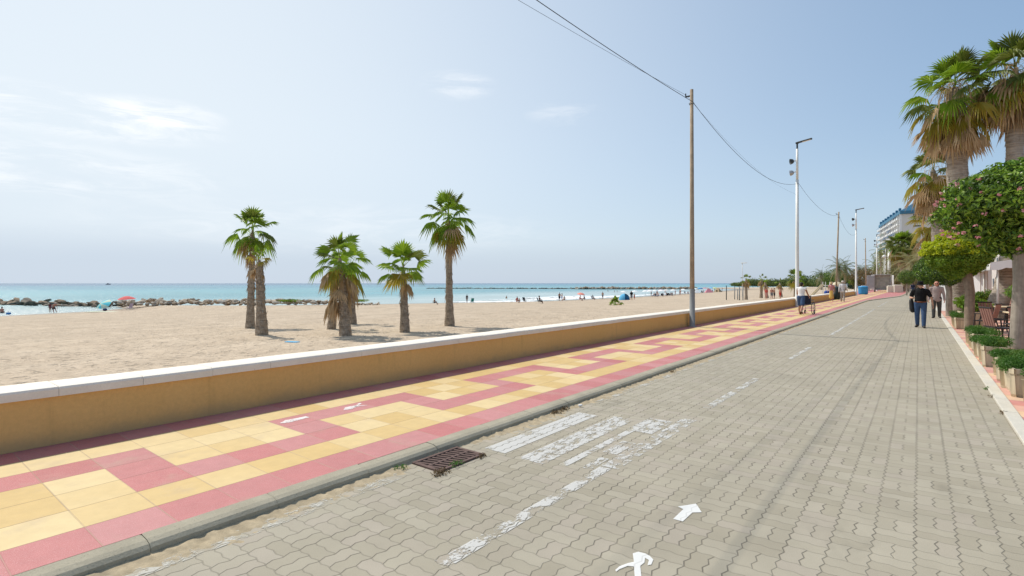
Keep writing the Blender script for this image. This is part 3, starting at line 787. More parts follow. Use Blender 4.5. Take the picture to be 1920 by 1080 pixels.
# palms farther along the beach
gp = 'small palms at the far playing field'
for bx, by, hx, hy, rp, ng, nd, sd_, lb in ((1399, 562, 1399, 522, 13, 7, 12, 31, 'small far palm with a full brown skirt beside the goal posts'), (1427, 559, 1428, 523, 13, 6, 10, 32, 'left of two touching far palms with a green tuft'),
    (1438, 559, 1434, 529, 12, 3, 10, 33, 'nearly bare far palm leaning on its green tufted neighbour'), (1464, 557, 1462, 530, 11, 2, 12, 34, 'withered far palm without green leaves'), (1491, 556, 1492, 518, 22, 14, 8, 35, 'broad leafy far palm behind the first white lamp post')):
    b = on_sand(bx, by); d = depth(b); s = d / F
    fan_palm(lb, b, hub_at(hx, hy, d), 2.7 * s, 2.3 * s, rp * s * .45, rp * s * .55, ng, 1, nd, sd_, gp, olive=.6, skirt=.8, nseg=12)
# tall shaggy palms along the terrace
tp_ = 'tall palms along the terrace'
x, y = at_d(1803, 27); fan_palm('tall shaggy palm with thick brown skirt over the pink flowering tree', (x, y, 0), hub_at(1790, 165, 26.5), .42, .44, 1.35, 1.1, 22, 9, 50, 41, tp_, stubs=220, strings=60, tm=M_pt2, olive=.7, skirt=3.0, low=-55, hang=1.3, nseg=26)
x, y = at_d(1863, 25); fan_palm('tall palm on a leaning grey trunk at the edge of the view', (x, y, 0), hub_at(1903, 130, 25.6), .40, .33, 1.15, 1.3, 20, 6, 36, 42, tp_, strings=40, bend=1.0, stubs=120, tm=M_pt2, olive=.55, skirt=2.2, low=-45, hang=1.2, nseg=26)
x, y = at_d(1764, 37); fan_palm('lower drooping palm behind the tall shaggy one', (x, y, 0), hub_at(1750, 318, 37), .33, .30, 1.05, 1.15, 14, 8, 60, 43, tp_, strings=24, stubs=60, tm=M_pt2, olive=.85, skirt=3.4, low=-60, hang=1.5, nseg=22)
x, y = at_d(1697, 98); fan_palm('palm with dense round crown standing before the tower block', (x, y, 0), hub_at(1691, 455, 98), .5, .42, 1.4, 1.75, 44, 8, 50, 44, None, bend=.2, tm=M_pt, olive=.8, skirt=3.0, low=-50)
x, y = at_d(1701, 112); fan_palm('second trunk palm just behind the dense round-crowned one', (x, y, 0), hub_at(1702, 462, 112), .5, .42, 1.4, 1.6, 12, 6, 26, 45, None, tm=M_pt2, olive=.9, skirt=2.5, low=-60)
x, y = at_d(1766, 52); fan_palm('brown drooping palm between the yellow-green tree and the tower block', (x, y, 0), hub_at(1752, 412, 52), .3, .28, 1.2, 1.4, 8, 10, 40, 46, None, tm=M_pt2, olive=.9, skirt=3, low=-60, hang=1.4)
M_fe1 = leafmat('date_palm_leaf', (.10, .135, .045), (.16, .185, .075), .3); M_fe2 = leafmat('date_palm_leaf_dry', (.34, .27, .12), (.28, .22, .09), .3)
M_fe3 = leafmat('pale_palm_leaf', (.22, .215, .085), (.30, .275, .125), .35)
for px, d, hy, L, n, lb, ms in ((1541, 132, 517, 3.0, 22, 'grey-green feather palm beside the playground slide', 0), (1572, 118, 503, 3.6, 30, 'bushy dark feather palm left of the slanted far pole', 0), (1584, 124, 503, 3.4, 26, 'open-crowned feather palm right of the slanted far pole', 0),
    (1613, 150, 507, 3.4, 24, 'thin grey feather palm beside the second lamp post', 0), (1640, 150, 500, 4.2, 30, 'brownish feather palm left of the tall bare trunks', 1), (1652, 145, 474, 3.2, 22, 'tall thin palm left of the round globe lamp', 1), (1662, 150, 470, 3.0, 22, 'tall thin palm right of the round globe lamp', 1),
    (1674, 122, 489, 5.2, 42, 'pale drooping palm left of the dense round-crowned palm', 2), (1716, 88, 497, 4.2, 40, 'broad pale palm with long arching fronds by the road end', 2), (1738, 84, 486, 3.6, 34, 'pale arching palm beside the yellow-green tree', 2)):
    x, y = at_d(px, d); feather_palm(lb, (x, y, .05), Z(hy, d), .24 if n < 34 else .3, L, n, px, ([M_fe1, M_fe2], [M_fr_dk, M_fe2], [M_fe3, M_fe2])[ms], leafl=.6 if n < 34 else .8, low=-50 if n < 34 else -75)
b = on_sand(1154, 572); fan_palm('young stemless palm sprouting from the open sand', b, b + Vector((0, 0, .25)), .10, .10, .5, .6, 12, 2, 0, 51, None, name='young_palm', low=5, olive=.1)

# ------------------------------------------------------------------ broadleaf trees and bushes
def leaf_cloud(rng, n, c, r, leaf, shell=.45, lump=.22, asp=.42, seed=0.0, cut=-1.0, flat_to_out=.6, taper=0.0):
    """n small leaves through the volume of a lumpy crown"""
    d = rng.normal(size=(n, 3)); d /= np.linalg.norm(d, axis=1)[:, None]
    d = d[d[:, 2] > cut]; n = len(d)
    f = np.array([1 + lump * mn.noise(Vector(q) * 2.1 + Vector((seed, seed * .7, 0))) + lump * .6 * mn.noise(Vector(q) * 5.0 + Vector((seed, 3, 0))) for q in d])
    rad = f * (1 - shell * rng.random(n) ** 2.0)
    sh = np.ones((n, 3)); sh[:, :2] *= (1 - taper * np.clip(-d[:, 2:3], 0, 1))
    P = np.array(c) + d * rad[:, None] * np.array(r) * sh
    nr = d * flat_to_out + rng.normal(size=(n, 3)) * .55 + np.array([0, 0, .35]); nr /= np.linalg.norm(nr, axis=1)[:, None]
    t = rng.normal(size=(n, 3)) + np.array([0, 0, -.3]); t -= nr * (t * nr).sum(1)[:, None]; t /= np.linalg.norm(t, axis=1)[:, None]
    s = np.cross(nr, t); L = leaf * rng.uniform(.65, 1.25, n)[:, None]
    V = np.stack([P - t * L * .5, P + s * L * asp * .5 + nr * L * .08, P + t * L * .5 - nr * L * .1, P - s * L * asp * .5 + nr * L * .08], 1).reshape(-1, 3)
    return V, np.arange(n * 4).reshape(-1, 4)
def crown_mesh(parent, clouds, mats, name='crown'):
    VS = []; FS = []; MI = []; b = 0
    for (V, Fq), m in clouds: VS.append(V); FS.append(Fq + b); MI.append(np.full(len(Fq), m)); b += len(V)
    return np_mesh(name, np.vstack(VS), np.vstack(FS), mats, np.concatenate(MI), parent=parent)
M_lf1 = leafmat('glossy_leaf', (.085, .20, .016), (.30, .44, .05), .32, .34, .5); M_lf2 = leafmat('dark_leaf', (.045, .095, .016), (.09, .16, .028), .25, .4, .4)
M_lf3 = leafmat('yellow_green_leaf', (.52, .54, .02), (.36, .46, .025), .42, .4); M_lf4 = leafmat('mid_leaf', (.15, .26, .024), (.24, .34, .03), .35, .4)
M_lf5 = leafmat('dry_leaf', (.20, .12, .06), (.13, .10, .045), .2, .7); M_pink = leafmat('pink_flower', (.70, .22, .28), (.68, .46, .46), .3, .7, .2)
M_bark = plain('grey_bark', (.36, .31, .255), .9, .3, 5, .9, 26, .15, 0, .25); M_bark2 = plain('brown_bark', (.26, .20, .15), .9, .3, 6, .9, 22, .15, 0, .2)
def round_tree(label, base, c, r, tr, n, leaf, mats, seed, cat='tree', group=None, bark=None, extra=None, lump=.2, shell=.5, name='tree', limbs=6, top=None, taper=0.0):
    rng = np.random.default_rng(seed); rr = random.Random(seed); root = empty(name, base, 0, label, cat, group)
    c = Vector(c) - Vector(base); lo = c - UP * r[2] * .55
    mb = MB(); z1 = lo.z
    mb.tube([(0, 0, -.1), (0, 0, .05), (c.x * .05, c.y * .05, z1 * .3), (c.x * .12 + .03, c.y * .12, z1 * .65), (c.x * .35, c.y * .35, z1 * 1.02)], [tr * 1.3, tr * 1.12, tr, tr * .95, tr * 1.05], 14)
    for k in range(limbs):
        a = k * 6.28 / limbs + rr.uniform(-.3, .3); e = c + Vector((math.cos(a) * r[0] * .62, math.sin(a) * r[1] * .62, r[2] * rr.uniform(-.1, .6)))
        s0 = Vector((c.x * .35, c.y * .35, z1 * .97)); m_ = s0.lerp(e, .45) - UP * .05 * r[2]
        mb.tube([s0, m_, e], [tr * .55, tr * .34, tr * .14], 7)
    mb.build('trunk', bark or M_bark, root, smooth=60)
    cl = [(leaf_cloud(rng, n, c, r, leaf, shell, lump, seed=seed, taper=taper), 0)]
    if len(mats) > 1: cl.append((leaf_cloud(rng, int(n * .6), c, [q * .97 for q in r], leaf, shell, lump, seed=seed, taper=taper), 1))
    if top: cl.append((leaf_cloud(rng, top[0], c + Vector(top[1]), [q * top[2] for q in r], leaf, .12, lump + .08, seed=seed, cut=-.02), len(mats) - 1 if len(mats) > 2 else 0))
    crown_mesh(root, cl, mats)
    if extra: extra(root, rng, c, r)
    return root
def flowers(root, rng, c, r):
    V, Fq = [], []
    cs = []
    for k in range(120):
        d = rng.normal(size=3); d /= np.linalg.norm(d)
        if d[2] > .62: continue
        cs.append((np.array(c) + d * np.array(r) * rng.uniform(.93, 1.04)))
    cl = [(leaf_cloud(rng, 11, q, (.04, .04, .035), .045, .6, .1, .9), 0) for q in cs]
    crown_mesh(root, cl, [M_pink], 'flowers')
bx, by = 1.63, 15.0
round_tree('clipped round tree with pink flower clusters on a grey trunk', (bx, by, .02), (bx + .06, by + .05, 3.24), (1.42, 1.42, .98), .125, 15000, .125, [M_lf1, M_lf2], 61, extra=flowers, lump=.24, taper=.5, shell=.6, name='flowering_tree')
x, y = at_d(1819, 17.6); cx, cy = at_d(1797, 17.9)
round_tree('clipped tree with bright yellow-green top and brown trunk', (x, y, .02), (cx, cy, 2.54), (.90, .90, .74), .14, 11000, .11, [M_lf4, M_lf1, M_lf3], 62, bark=M_bark2, top=(9000, (-.10, -.05, .10), 1.0), lump=.2, taper=.3)
x, y = at_d(1780, 25.5); cx, cy = at_d(1766, 26)
round_tree('dark clipped tree behind the yellow-green one', (x, y, .02), (cx, cy, 2.35), (1.15, 1.15, .8), .13, 8000, .10, [M_lf2, M_lf1], 63)
for px, d, py, rx, rz, lb, ms in ((1737, 46, 524, .62, .4, 'small clipped round bush tree farther up the road edge', (M_lf2, M_lf1)), (1700, 70, 520, 1.0, .95, 'dark rounded bush left of the man in the black hat', (M_lf2, M_lf1)), (1759, 38, 512, 1.1, .7, 'dark green clipped tree beside the white screen', (M_lf2,))):
    x, y = at_d(px, d); round_tree(lb, (x, y, .02), (x, y, Z(py, d)), (rx, rx, rz), .09, 3600, .12, list(ms), px, limbs=4)
def cypress(label, px, d, ytop, w, ybot=533):
    x, y = at_d(px, d); root = empty('cypress', (x, y, 0), 0, label, 'tree'); rng = np.random.default_rng(px); H = Z(ytop, d)
    MB().tube([(0, 0, 0), (0, 0, H * .5)], [.15, .06], 7).build('trunk', M_bark2, root)
    cl = [(leaf_cloud(rng, 900, (0, 0, H * t), (w * (1.05 - t) ** .7 * 1.1, w * (1.05 - t) ** .7 * 1.1, H * .16), .3, .5, .2), 0) for t in (.15, .3, .45, .6, .75, .88)]
    crown_mesh(root, cl, [M_cyp])
M_cyp = leafmat('cypress_leaf', (.016, .05, .026), (.03, .072, .032), .15, .7)
cypress('dark pointed cypress beside the second lamp post', 1598, 150, 515, 1.3)
for px, d, py, rx, rz, lb, mt in ((1580, 140, 522, 2.0, 1.6, 'grey-green bushy tree left of the cypress', (M_lf2, M_fe1)), (1603, 120, 529, 1.2, .7, 'low light green bush below the cypress', (M_lf4, M_lf1)), (1618, 118, 522, 2.6, 2.3, 'brownish dry bush by the blue bin', (M_lf5, M_fe2)), (1630, 160, 515, 3.0, 2.2, 'dark tree between second lamp post and cargo trailer', (M_lf2,)),
    (1566, 128, 523, 2.6, 2.2, 'dark green tree behind the man in white', (M_lf2, M_lf1)), (1680, 105, 522, 2.0, 2.0, 'pale olive bush right of the cargo trailer', (M_fe3, M_fe1)), (1722, 120, 518, 2.4, 2.6, 'olive tree closing the end of the road', (M_fe1, M_lf2)), (1745, 95, 515, 2.2, 2.4, 'dark leafy tree behind the bald man', (M_lf2, M_fe1)), (1664, 160, 505, 4.0, 4.5, 'pale tall tree behind the cargo trailer', (M_fe3, M_fe1))):
    x, y = at_d(px, d); round_tree(lb, (x, y, 0), (x, y, max(Z(py, d), rz * .9)), (rx, rx, rz), .14, 2600, .28 if rx > 1.5 else .2, list(mt), px, limbs=4, lump=.35)
# wood along the far end of the beach
rng = np.random.default_rng(5); cl = []
for k in range(64):
    t = k / 63 + rng.uniform(-.01, .01); d0 = 340 - 60 * t; x, y = at_d(1378 + 190 * t, d0); hh = rng.uniform(2.2, 4.4) * min(1, .45 + t * 3)
    cl.append((leaf_cloud(rng, 420, (x, y, hh * .62 - .3), (rng.uniform(2.4, 4.6), 3.0, hh * .62), .75, .4, .35, seed=k), int(rng.integers(0, 2))))
tag(crown_mesh(None, cl, [leafmat('far_wood_leaf', (.15, .21, .06), (.21, .25, .075), .25, .7), leafmat('far_wood_leaf_dark', (.10, .155, .05), (.14, .19, .06), .25, .7)], 'treeline'), 'low green wood at the far end of the beach', 'wood', None, 'stuff')
cl = []
for px, d, w_ in ((1500, 300, 6), (1540, 250, 5), (1555, 240, 6)):
    x, y = at_d(px, d); cl.append((leaf_cloud(rng, 900, (x, y, 3.2), (w_, w_, 3.6), .8, .4, .35, seed=px), 0))
tag(crown_mesh(None, cl, [M_lf2], 'tree_clumps'), 'darker tree clumps rising above the far wood', 'wood', None, 'stuff')
x, y = at_d(650, 60)
# ground cover on the rock bank
cl = [(leaf_cloud(rng, 260, tuple(at(x_, 563.5, -1.15)), (1.0, 1.0, .22), .18, .5, .3), 0) for x_ in (534, 540, 547, 553, 664, 672, 680)]
tag(crown_mesh(None, cl, [M_lf4], 'shore_plants'), kind='stuff')
# ------------------------------------------------------------------ people
SK = {k: plain('skin_' + k, c, .55, .06, 20, .05, 60, .35) for k, c in (('fair', (.56, .33, .235)), ('tan', (.42, .225, .145)), ('red', (.50, .235, .165)), ('brown', (.30, .155, .10)))}
_cl = {}
def cloth(name, c, rough=.85):
    if name not in _cl: _cl[name] = plain(name + '_cloth', c, rough, .12, 14, .35, 40, .15)
    return _cl[name]
M_hair = {'dark': plain('dark_hair', (.022, .016, .013), .6, .2, 30), 'grey': plain('grey_hair', (.42, .40, .38), .7, .2, 30), 'brown': plain('brown_hair', (.07, .042, .025), .6, .2, 30), 'blond': plain('fair_hair', (.36, .25, .13), .6, .2, 30)}
M_lens = plain('dark_lens', (.01, .01, .012), .15, .05, 5, 0); M_shoe = plain('dark_shoe', (.03, .028, .027), .6, .1)
WALK = dict(tl=22, kl=8, tr=-14, kr=30, al=-18, ar=20, el=20, er=24)
STAND = dict(tl=3, kl=2, tr=-3, kr=2, al=4, ar=-2, el=12, er=14)
SIT = dict(tl=88, kl=86, tr=80, kr=78, al=32, ar=28, el=50, er=52, lean=-8)
SITG = dict(tl=118, kl=92, tr=108, kr=84, al=35, ar=-28, el=18, er=12, lean=8)
LIE = dict(tl=94, kl=14, tr=92, kr=6, al=-42, ar=-38, el=10, er=12, lean=-28)
BEND = dict(tl=52, kl=18, tr=34, kr=14, al=52, ar=60, el=12, er=10, lean=46)
def person(label, loc, rz, h=1.7, pose=STAND, skin='fair', outfit=(), hair='dark', hat=None, vox=.028, group=None, seat=None, wide=1.0, fine=False, face_yaw=0.0, bag=None):
    root = empty('person', loc, rz, label, 'person', group)
    g = dict(al=0, ar=0, bl=9, br=9, el=10, er=10, lean=3); g.update(pose)
    hipz = .52 * h; J = {}
    def dirv(a): return Vector((0, math.sin(R(a)), -math.cos(R(a))))
    for s, n in ((-1, 'l'), (1, 'r')):
        hp = Vector((s * .052 * h * wide, 0, 0)); kn = hp + .25 * h * dirv(g['t' + n]) + Vector((s * .006 * h, 0, 0)); an = kn + .235 * h * dirv(g['t' + n] - g['k' + n])
        fa = max(-20, min(60, (g['t' + n] - g['k' + n]) * .6)); toe = an + Vector((s * .02 * h, .105 * h * math.cos(R(fa * .5)), -.028 * h + .03 * h * math.sin(R(fa))))
        J[n] = (hp, kn, an, toe)
    low = min(min(J[n][2].z - .038 * h, J[n][3].z - .016 * h, J[n][1].z - .045 * h) for n in 'lr')
    low = min(low, -.085 * h if pose in (SITG, LIE) else 0) if seat is None else -seat
    O = UP * -low
    L = Matrix.Rotation(R(-g['lean']), 3, 'X')
    up = lambda x, y, z: O + L @ Vector((x * h, y * h, z * h))
    pel, wst, chs, nk, hd = up(0, 0, .03), up(0, .004, .13), up(0, .0, .25), up(0, -.008, .325), up(0, .012, .415)
    B = MB(); X = (1, 0, 0)
    def limb(M, s, infl, parts):
        n = 'l' if s < 0 else 'r'; hp, kn, an, toe = [O + q for q in J[n]]
        if 'thigh' in parts: M.capsule(hp + UP * .02 * h, kn, (.053 + infl) * h, (.037 + infl) * h)
        if 'half' in parts: M.capsule(hp + UP * .02 * h, hp.lerp(kn, .8), (.054 + infl) * h, (.048 + infl) * h)
        if 'shin' in parts: M.capsule(kn, kn.lerp(an, .35), (.036 + infl) * h, (.034 + infl) * h); M.capsule(kn.lerp(an, .3), an, (.035 + infl) * h, (.022 + infl * 1.4) * h)
        if 'foot' in parts:
            M.capsule(an - UP * .014 * h, toe, (.023 + infl) * h, (.017 + infl) * h); M.capsule(an + (an - toe).normalized() * .022 * h - UP * .016 * h, toe.lerp(an, .4) - UP * .002 * h, (.020 + infl) * h, (.02 + infl) * h)
        sh = up(s * .112 * wide, 0, .292); a, b, e = g['a' + n], g['b' + n], g['e' + n]
        ad = L @ Vector((s * math.sin(R(b)), math.sin(R(a)) * math.cos(R(b)), -math.cos(R(a)) * math.cos(R(b))))
        inw = g.get('i' + n, 0); fd = L @ Vector((s * math.sin(R(b * .4 - inw)), math.sin(R(a + e)) * math.cos(R(inw)), -math.cos(R(a + e)) * math.cos(R(inw))))
        elb = sh + ad * .178 * h; wr = elb + fd * .148 * h
        if 'arm' in parts: M.capsule(sh, elb, (.030 + infl) * h, (.0235 + infl) * h)
        if 'sleeve' in parts: M.capsule(sh, sh.lerp(elb, .62), (.033 + infl) * h, (.032 + infl) * h)
        if 'fore' in parts: M.capsule(elb, elb.lerp(wr, .3), (.0235 + infl) * h, (.0235 + infl) * h); M.capsule(elb.lerp(wr, .25), wr, (.0235 + infl) * h, (.0155 + infl) * h)
        if 'hand' in parts:
            side = Vector((0, 1, 0)) - fd * fd.y; side = side.normalized() if side.length > .2 else Vector((0, 0, 1))
            M.capsule(wr, wr + fd * .048 * h, .015 * h, .021 * h, .55, .5, ref=side)
            if fine:
                curl = fd.cross(side) * (-s)
                for q, ln in zip((-1.5, -.5, .5, 1.5), (.036, .044, .046, .040)):
                    k0 = wr + fd * .055 * h + side * q * .0105 * h; k1 = k0 + (fd * .8 + curl * .35) * ln * .55 * h; k2 = k1 + (fd * .45 + curl * .85) * ln * .5 * h
                    M.capsule(k0, k1, .0062 * h, .0056 * h, n=8); M.capsule(k1, k2, .0056 * h, .0045 * h, n=8)
                t0 = wr + fd * .02 * h + side * .016 * h; M.capsule(t0, t0 + (fd * .7 + side * .6) * .024 * h, .0078 * h, .0066 * h, n=8); M.capsule(t0 + (fd * .7 + side * .6) * .024 * h, t0 + (fd * 1.6 + side * .75 + curl * .4) * .024 * h, .0066 * h, .005 * h, n=8)
            else: M.capsule(wr + fd * .05 * h, wr + fd * .085 * h, .018 * h, .01 * h, .5, .5, ref=side)
        J['w' + n] = wr; J['e' + n] = elb; J['s' + n] = sh
    def torso(M, infl, lowpart=True, hem=0.0):
        if lowpart: M.capsule(up(-.036 * wide, 0, .025 - hem), up(.036 * wide, 0, .025 - hem), (.063 + infl) * h, (.063 + infl) * h, ref=(0, 1, 0)); 
        M.capsule(up(0, 0, .05 - hem), wst, (.088 * wide + infl) * h, (.080 * wide + infl) * h, .72 + (wide - 1), .74 + (wide - 1)); M.capsule(wst, chs, (.080 * wide + infl) * h, (.098 * wide + infl) * h, .74, .68)
        for s in (-1, 1): M.capsule(up(s * .03, -.004, .295), up(s * .108 * wide, 0, .292), (.036 + infl) * h, (.034 + infl) * h)
    torso(B, 0)
    for s in (-1, 1): limb(B, s, 0, ('thigh', 'shin', 'foot', 'arm', 'fore', 'hand'))
    B.capsule(up(0, -.004, .29), up(0, .004, .385), .034 * h, .030 * h)
    fy = Matrix.Rotation(R(face_yaw), 3, 'Z'); hp_ = lambda x, y, z: hd + L @ (fy @ Vector((x * h, y * h, z * h)))
    B.capsule(hp_(0, -.012, .022), hp_(0, .010, -.012), .050 * h, .046 * h, .98); B.capsule(hp_(0, .012, -.03), hp_(0, .022, -.044), .032 * h, .024 * h)
    B.capsule(hp_(0, .052, .004), hp_(0, .064, -.014), .006 * h, .0095 * h)
    B.capsule(hp_(-.012, .048, -.034), hp_(.012, .048, -.034), .006 * h, .006 * h)
    for s in (-1, 1): B.capsule(hp_(s * .050, -.008, .008), hp_(s * .051, -.006, -.016), .010 * h, .007 * h)
    remesh(B, 'body', SK[skin], vox, root, 3)
    if fine and 'shades' not in outfit:
        for s in (-1, 1): MB().capsule(hp_(s * .018, .048, .006), hp_(s * .02, .048, .006), .0055 * h, .0055 * h).build('eye', M_lens, root, smooth=True)
    for it in outfit:
        kind, mt = (it, None) if isinstance(it, str) else it
        M = MB(); v = vox; nm = kind
        if kind == 'tshirt':
            torso(M, .013, False, -.025); [limb(M, s, .010, ('sleeve',)) for s in (-1, 1)]; nm = 'shirt'
        elif kind == 'shirt':
            torso(M, .013, True, .035); [limb(M, s, .009, ('arm', 'fore')) for s in (-1, 1)]
        elif kind == 'vest': torso(M, .012, False, -.02); nm = 'vest_top'
        elif kind == 'trousers':
            M.capsule(up(-.036 * wide, 0, .035), up(.036 * wide, 0, .035), (.070) * h, (.070) * h, ref=(0, 1, 0)); M.capsule(up(0, 0, .04), up(0, 0, .08), .094 * wide * h, .09 * wide * h, .76); [limb(M, s, .010, ('thigh', 'shin')) for s in (-1, 1)]
        elif kind == 'shorts':
            M.capsule(up(-.036 * wide, 0, .035), up(.036 * wide, 0, .035), (.072) * h, (.072) * h, ref=(0, 1, 0)); M.capsule(up(0, 0, .04), up(0, 0, .07), .096 * wide * h, .09 * wide * h, .76); [limb(M, s, .013, ('half',)) for s in (-1, 1)]
        elif kind == 'trunks':
            M.capsule(up(-.036, 0, .03), up(.036, 0, .03), .068 * h, .068 * h, ref=(0, 1, 0)); [limb(M, s, .006, ('half',)) for s in (-1, 1)]; nm = 'swim_trunks'
        elif kind == 'bikini': M.capsule(up(-.036, 0, .03), up(.036, 0, .03), .068 * h, .068 * h, ref=(0, 1, 0)); M.capsule(up(-.05, .025, .245), up(.05, .025, .245), .055 * h, .055 * h); nm = 'bikini'
        elif kind == 'swimsuit': torso(M, .007, True)
        elif kind == 'dress':
            torso(M, .012, True); k_ = (O + (J['l'][1] + J['r'][1]) / 2); M.capsule(up(0, 0, .06), k_, .092 * h, .115 * h, .75, .72)
        elif kind == 'skirt':
            k_ = (O + (J['l'][1] + J['r'][1]) / 2 - UP * .06 * h); M.capsule(up(0, 0, .07), k_, .088 * h, .115 * h, .78, .75)
        elif kind == 'shoes':
            for s in (-1, 1):
                M = MB(); limb(M, s, .007, ('foot',)); remesh(M, 'shoe', mt or M_shoe, v, root, 2)
            continue
        elif kind == 'belt': M.tube([up(.092 * wide * math.cos(q), .073 * wide * math.sin(q), .052) for q in [k * math.pi / 12 for k in range(25)]], .014 * h, 8)
        elif kind == 'shades':
            for s in (-1, 1): M.bbox(hp_(s * .021, .050, .008), (.032 * h, .014 * h, .022 * h), .003)
            M.bbox(hp_(0, .053, .012), (.03 * h, .008 * h, .006 * h), .002); M.build('sunglasses', M_lens, root); continue
        remesh(M, nm, mt, v, root, 2)
    hr = MB()
    if hair == 'bald': pass
    elif hair:
        hr.capsule(hp_(0, -.02, .028), hp_(0, -.012, .032), .054 * h, .05 * h); hr.capsule(hp_(0, -.03, .0), hp_(0, -.034, -.02), .044 * h, .036 * h)
        if 'long' in g: hr.capsule(hp_(0, -.036, -.02), hp_(0, -.05, -.10), .040 * h, .026 * h)
        remesh(hr, 'hair', M_hair[hair], max(vox, .014), root, 2)
    if hat:
        kind, mt = hat; rot = Matrix.Rotation(R(-g['lean'] * .6 - 6), 3, 'X')
        br = .098 if kind == 'wide' else .084 if kind == 'brim' else .058
        pr = [(.056, -.002), (br, -.012), (br + .002, -.008), (.056, .006), (.054, .05), (.046, .066), (.02, .062), (.001, .058)] if kind != 'cap' else [(.056, -.004), (.058, .02), (.05, .045), (.03, .058), (.001, .062)]
        M = MB().lathe([(r * h, z * h) for r, z in pr], hp_(0, -.006, .024), 18, 0, rot)
        if kind == 'cap': M.bbox(hp_(0, .07, .03), (.07 * h, .06 * h, .006 * h), .002)
        M.build('hat', mt, root, smooth=50)
    root['wl'] = J['wl'][:]; root['wr'] = J['wr'][:]; root['sl'] = J['sl'][:]; root['sr'] = J['sr'][:]
    return root, J
W_ = lambda n, *c: cloth(n, c)
black, denim, grey_s, white_c, olive = W_('black', .014, .014, .016), W_('denim', .055, .095, .185), W_('mauve_grey', .34, .27, .255), W_('white', .78, .77, .76), W_('charcoal', .062, .064, .062)
# man in the black hat, walking towards the camera
p, J = person('man in black hat and t-shirt walking up the road with a bag on his shoulder', at(1726, 614, 0), R(176), 1.69, dict(tl=15, kl=6, tr=-7, kr=15, al=-10, bl=22, el=14, ar=-24, br=20, er=112, ir=28, lean=2), 'fair',
    (('trousers', denim), ('tshirt', black), ('belt', plain('brown_leather', (.20, .07, .035), .5, .15)), ('shoes', M_shoe)), 'dark', ('brim', black), .0105, fine=True, face_yaw=28, wide=1.08)
mw = p.matrix_basis
bagr = empty('shoulder_bag', (p.matrix_basis @ Vector((.25, -.10, .84))), R(176), 'black bag hanging at the side of the man in the black hat', 'bag')
B = MB().capsule((0, 0, -.15), (.03, 0, .12), .155, .12, .62, .6, ref=(0, 1, 0)); remesh(B, 'bag_body', plain('black_nylon', (.018, .018, .02), .55, .1, 10, .3, 60), .02, bagr, 4)
MB().tube([(-.01, 0, .2), (-.05, .08, .45), (-.075, .09, .58), (-.085, .02, .62), (-.08, -.07, .57), (-.03, -.05, .35), (.0, 0, .2)], .017, 8).build('strap', black, bagr, smooth=True)
person('bald man in sunglasses, mauve grey shirt and dark trousers', at(1756, 596, 0), R(178), 1.74, dict(tl=-10, kl=10, tr=14, kr=5, al=4, bl=12, el=14, ar=-4, br=12, er=20, lean=2), 'red', (('trousers', olive), ('shirt', grey_s), ('shoes', M_shoe), 'shades'), 'bald', None, .012, fine=True, wide=1.05)
# woman pushing a wheelchair
wx = at(1502, 590, PZ)
person('dark-haired woman in white vest top pushing a wheelchair', wx, R(-8), 1.63, dict(tl=18, kl=8, tr=-16, kr=26, al=34, ar=36, el=26, er=24, bl=10, br=10, lean=7), 'tan', (('shorts', denim), ('vest', white_c), ('shoes', cloth('sandal', (.12, .07, .05)))), 'dark', None, .0125, fine=True)
wc = empty('wheelchair', wx + Vector((.13, .86, 0)), R(-8), 'wheelchair with large thin wheels pushed along the tiled pavement', 'wheelchair')
M_tyre = plain('black_rubber', (.02, .02, .02), .8, .1); M_chrome = plain('pale_metal', (.55, .55, .55), .35, .08, 10, .05, 40, .5, .8); M_navy = W_('navy', .025, .03, .055)
def wheel(par, x, y, r, wd=.022, sp=12, name='wheel'):
    t = MB(); n = 28
    t.tube([(x, y + r * math.cos(2 * math.pi * k / n), r + r * math.sin(2 * math.pi * k / n)) for k in range(n + 1)], wd / 2 + .004, 8, cap=False); o = t.build(name, M_tyre, par, smooth=True)
    m = MB(); m.tube([(x, y + (r - .03) * math.cos(2 * math.pi * k / n), r + (r - .03) * math.sin(2 * math.pi * k / n)) for k in range(n + 1)], .007, 6, cap=False)
    for k in range(sp): a = 2 * math.pi * k / sp; m.tube([(x, y, r), (x, y + (r - .03) * math.cos(a), r + (r - .03) * math.sin(a))], .0025, 4)
    m.tube([(x - .03, y, r), (x + .03, y, r)], .02, 8); m.build('rim', M_chrome, o)
for s in (-1, 1): wheel(wc, s * .29, 0, .30); wheel(wc, s * .22, .42, .09, .03, 6)
MB().bbox((0, .16, .50), (.44, .42, .05), .015).build('seat', M_navy, wc); MB().bbox((0, -.05, .74), (.44, .04, .42), .012, Matrix.Rotation(R(8), 3, 'X')).build('backrest', M_navy, wc)
m = MB()
for s in (-1, 1):
    m.tube([(s * .22, -.30, .94), (s * .22, -.12, .92), (s * .22, -.06, .52), (s * .22, .38, .50), (s * .2, .52, .12), (s * .2, .66, .10)], .012, 8); m.tube([(s * .23, -.04, .70), (s * .23, .30, .70), (s * .23, .34, .48)], .012, 8); m.tube([(s * .22, .0, .30), (s * .22, .42, .28)], .012, 8)
m.tube([(-.22, 0, .3), (.22, 0, .3)], .012, 8); m.build('frame', M_chrome, wc, smooth=True)
for s in (-1, 1): MB().bbox((s * .23, .13, .72), (.05, .28, .03), .008).build('armrest', M_tyre, wc)
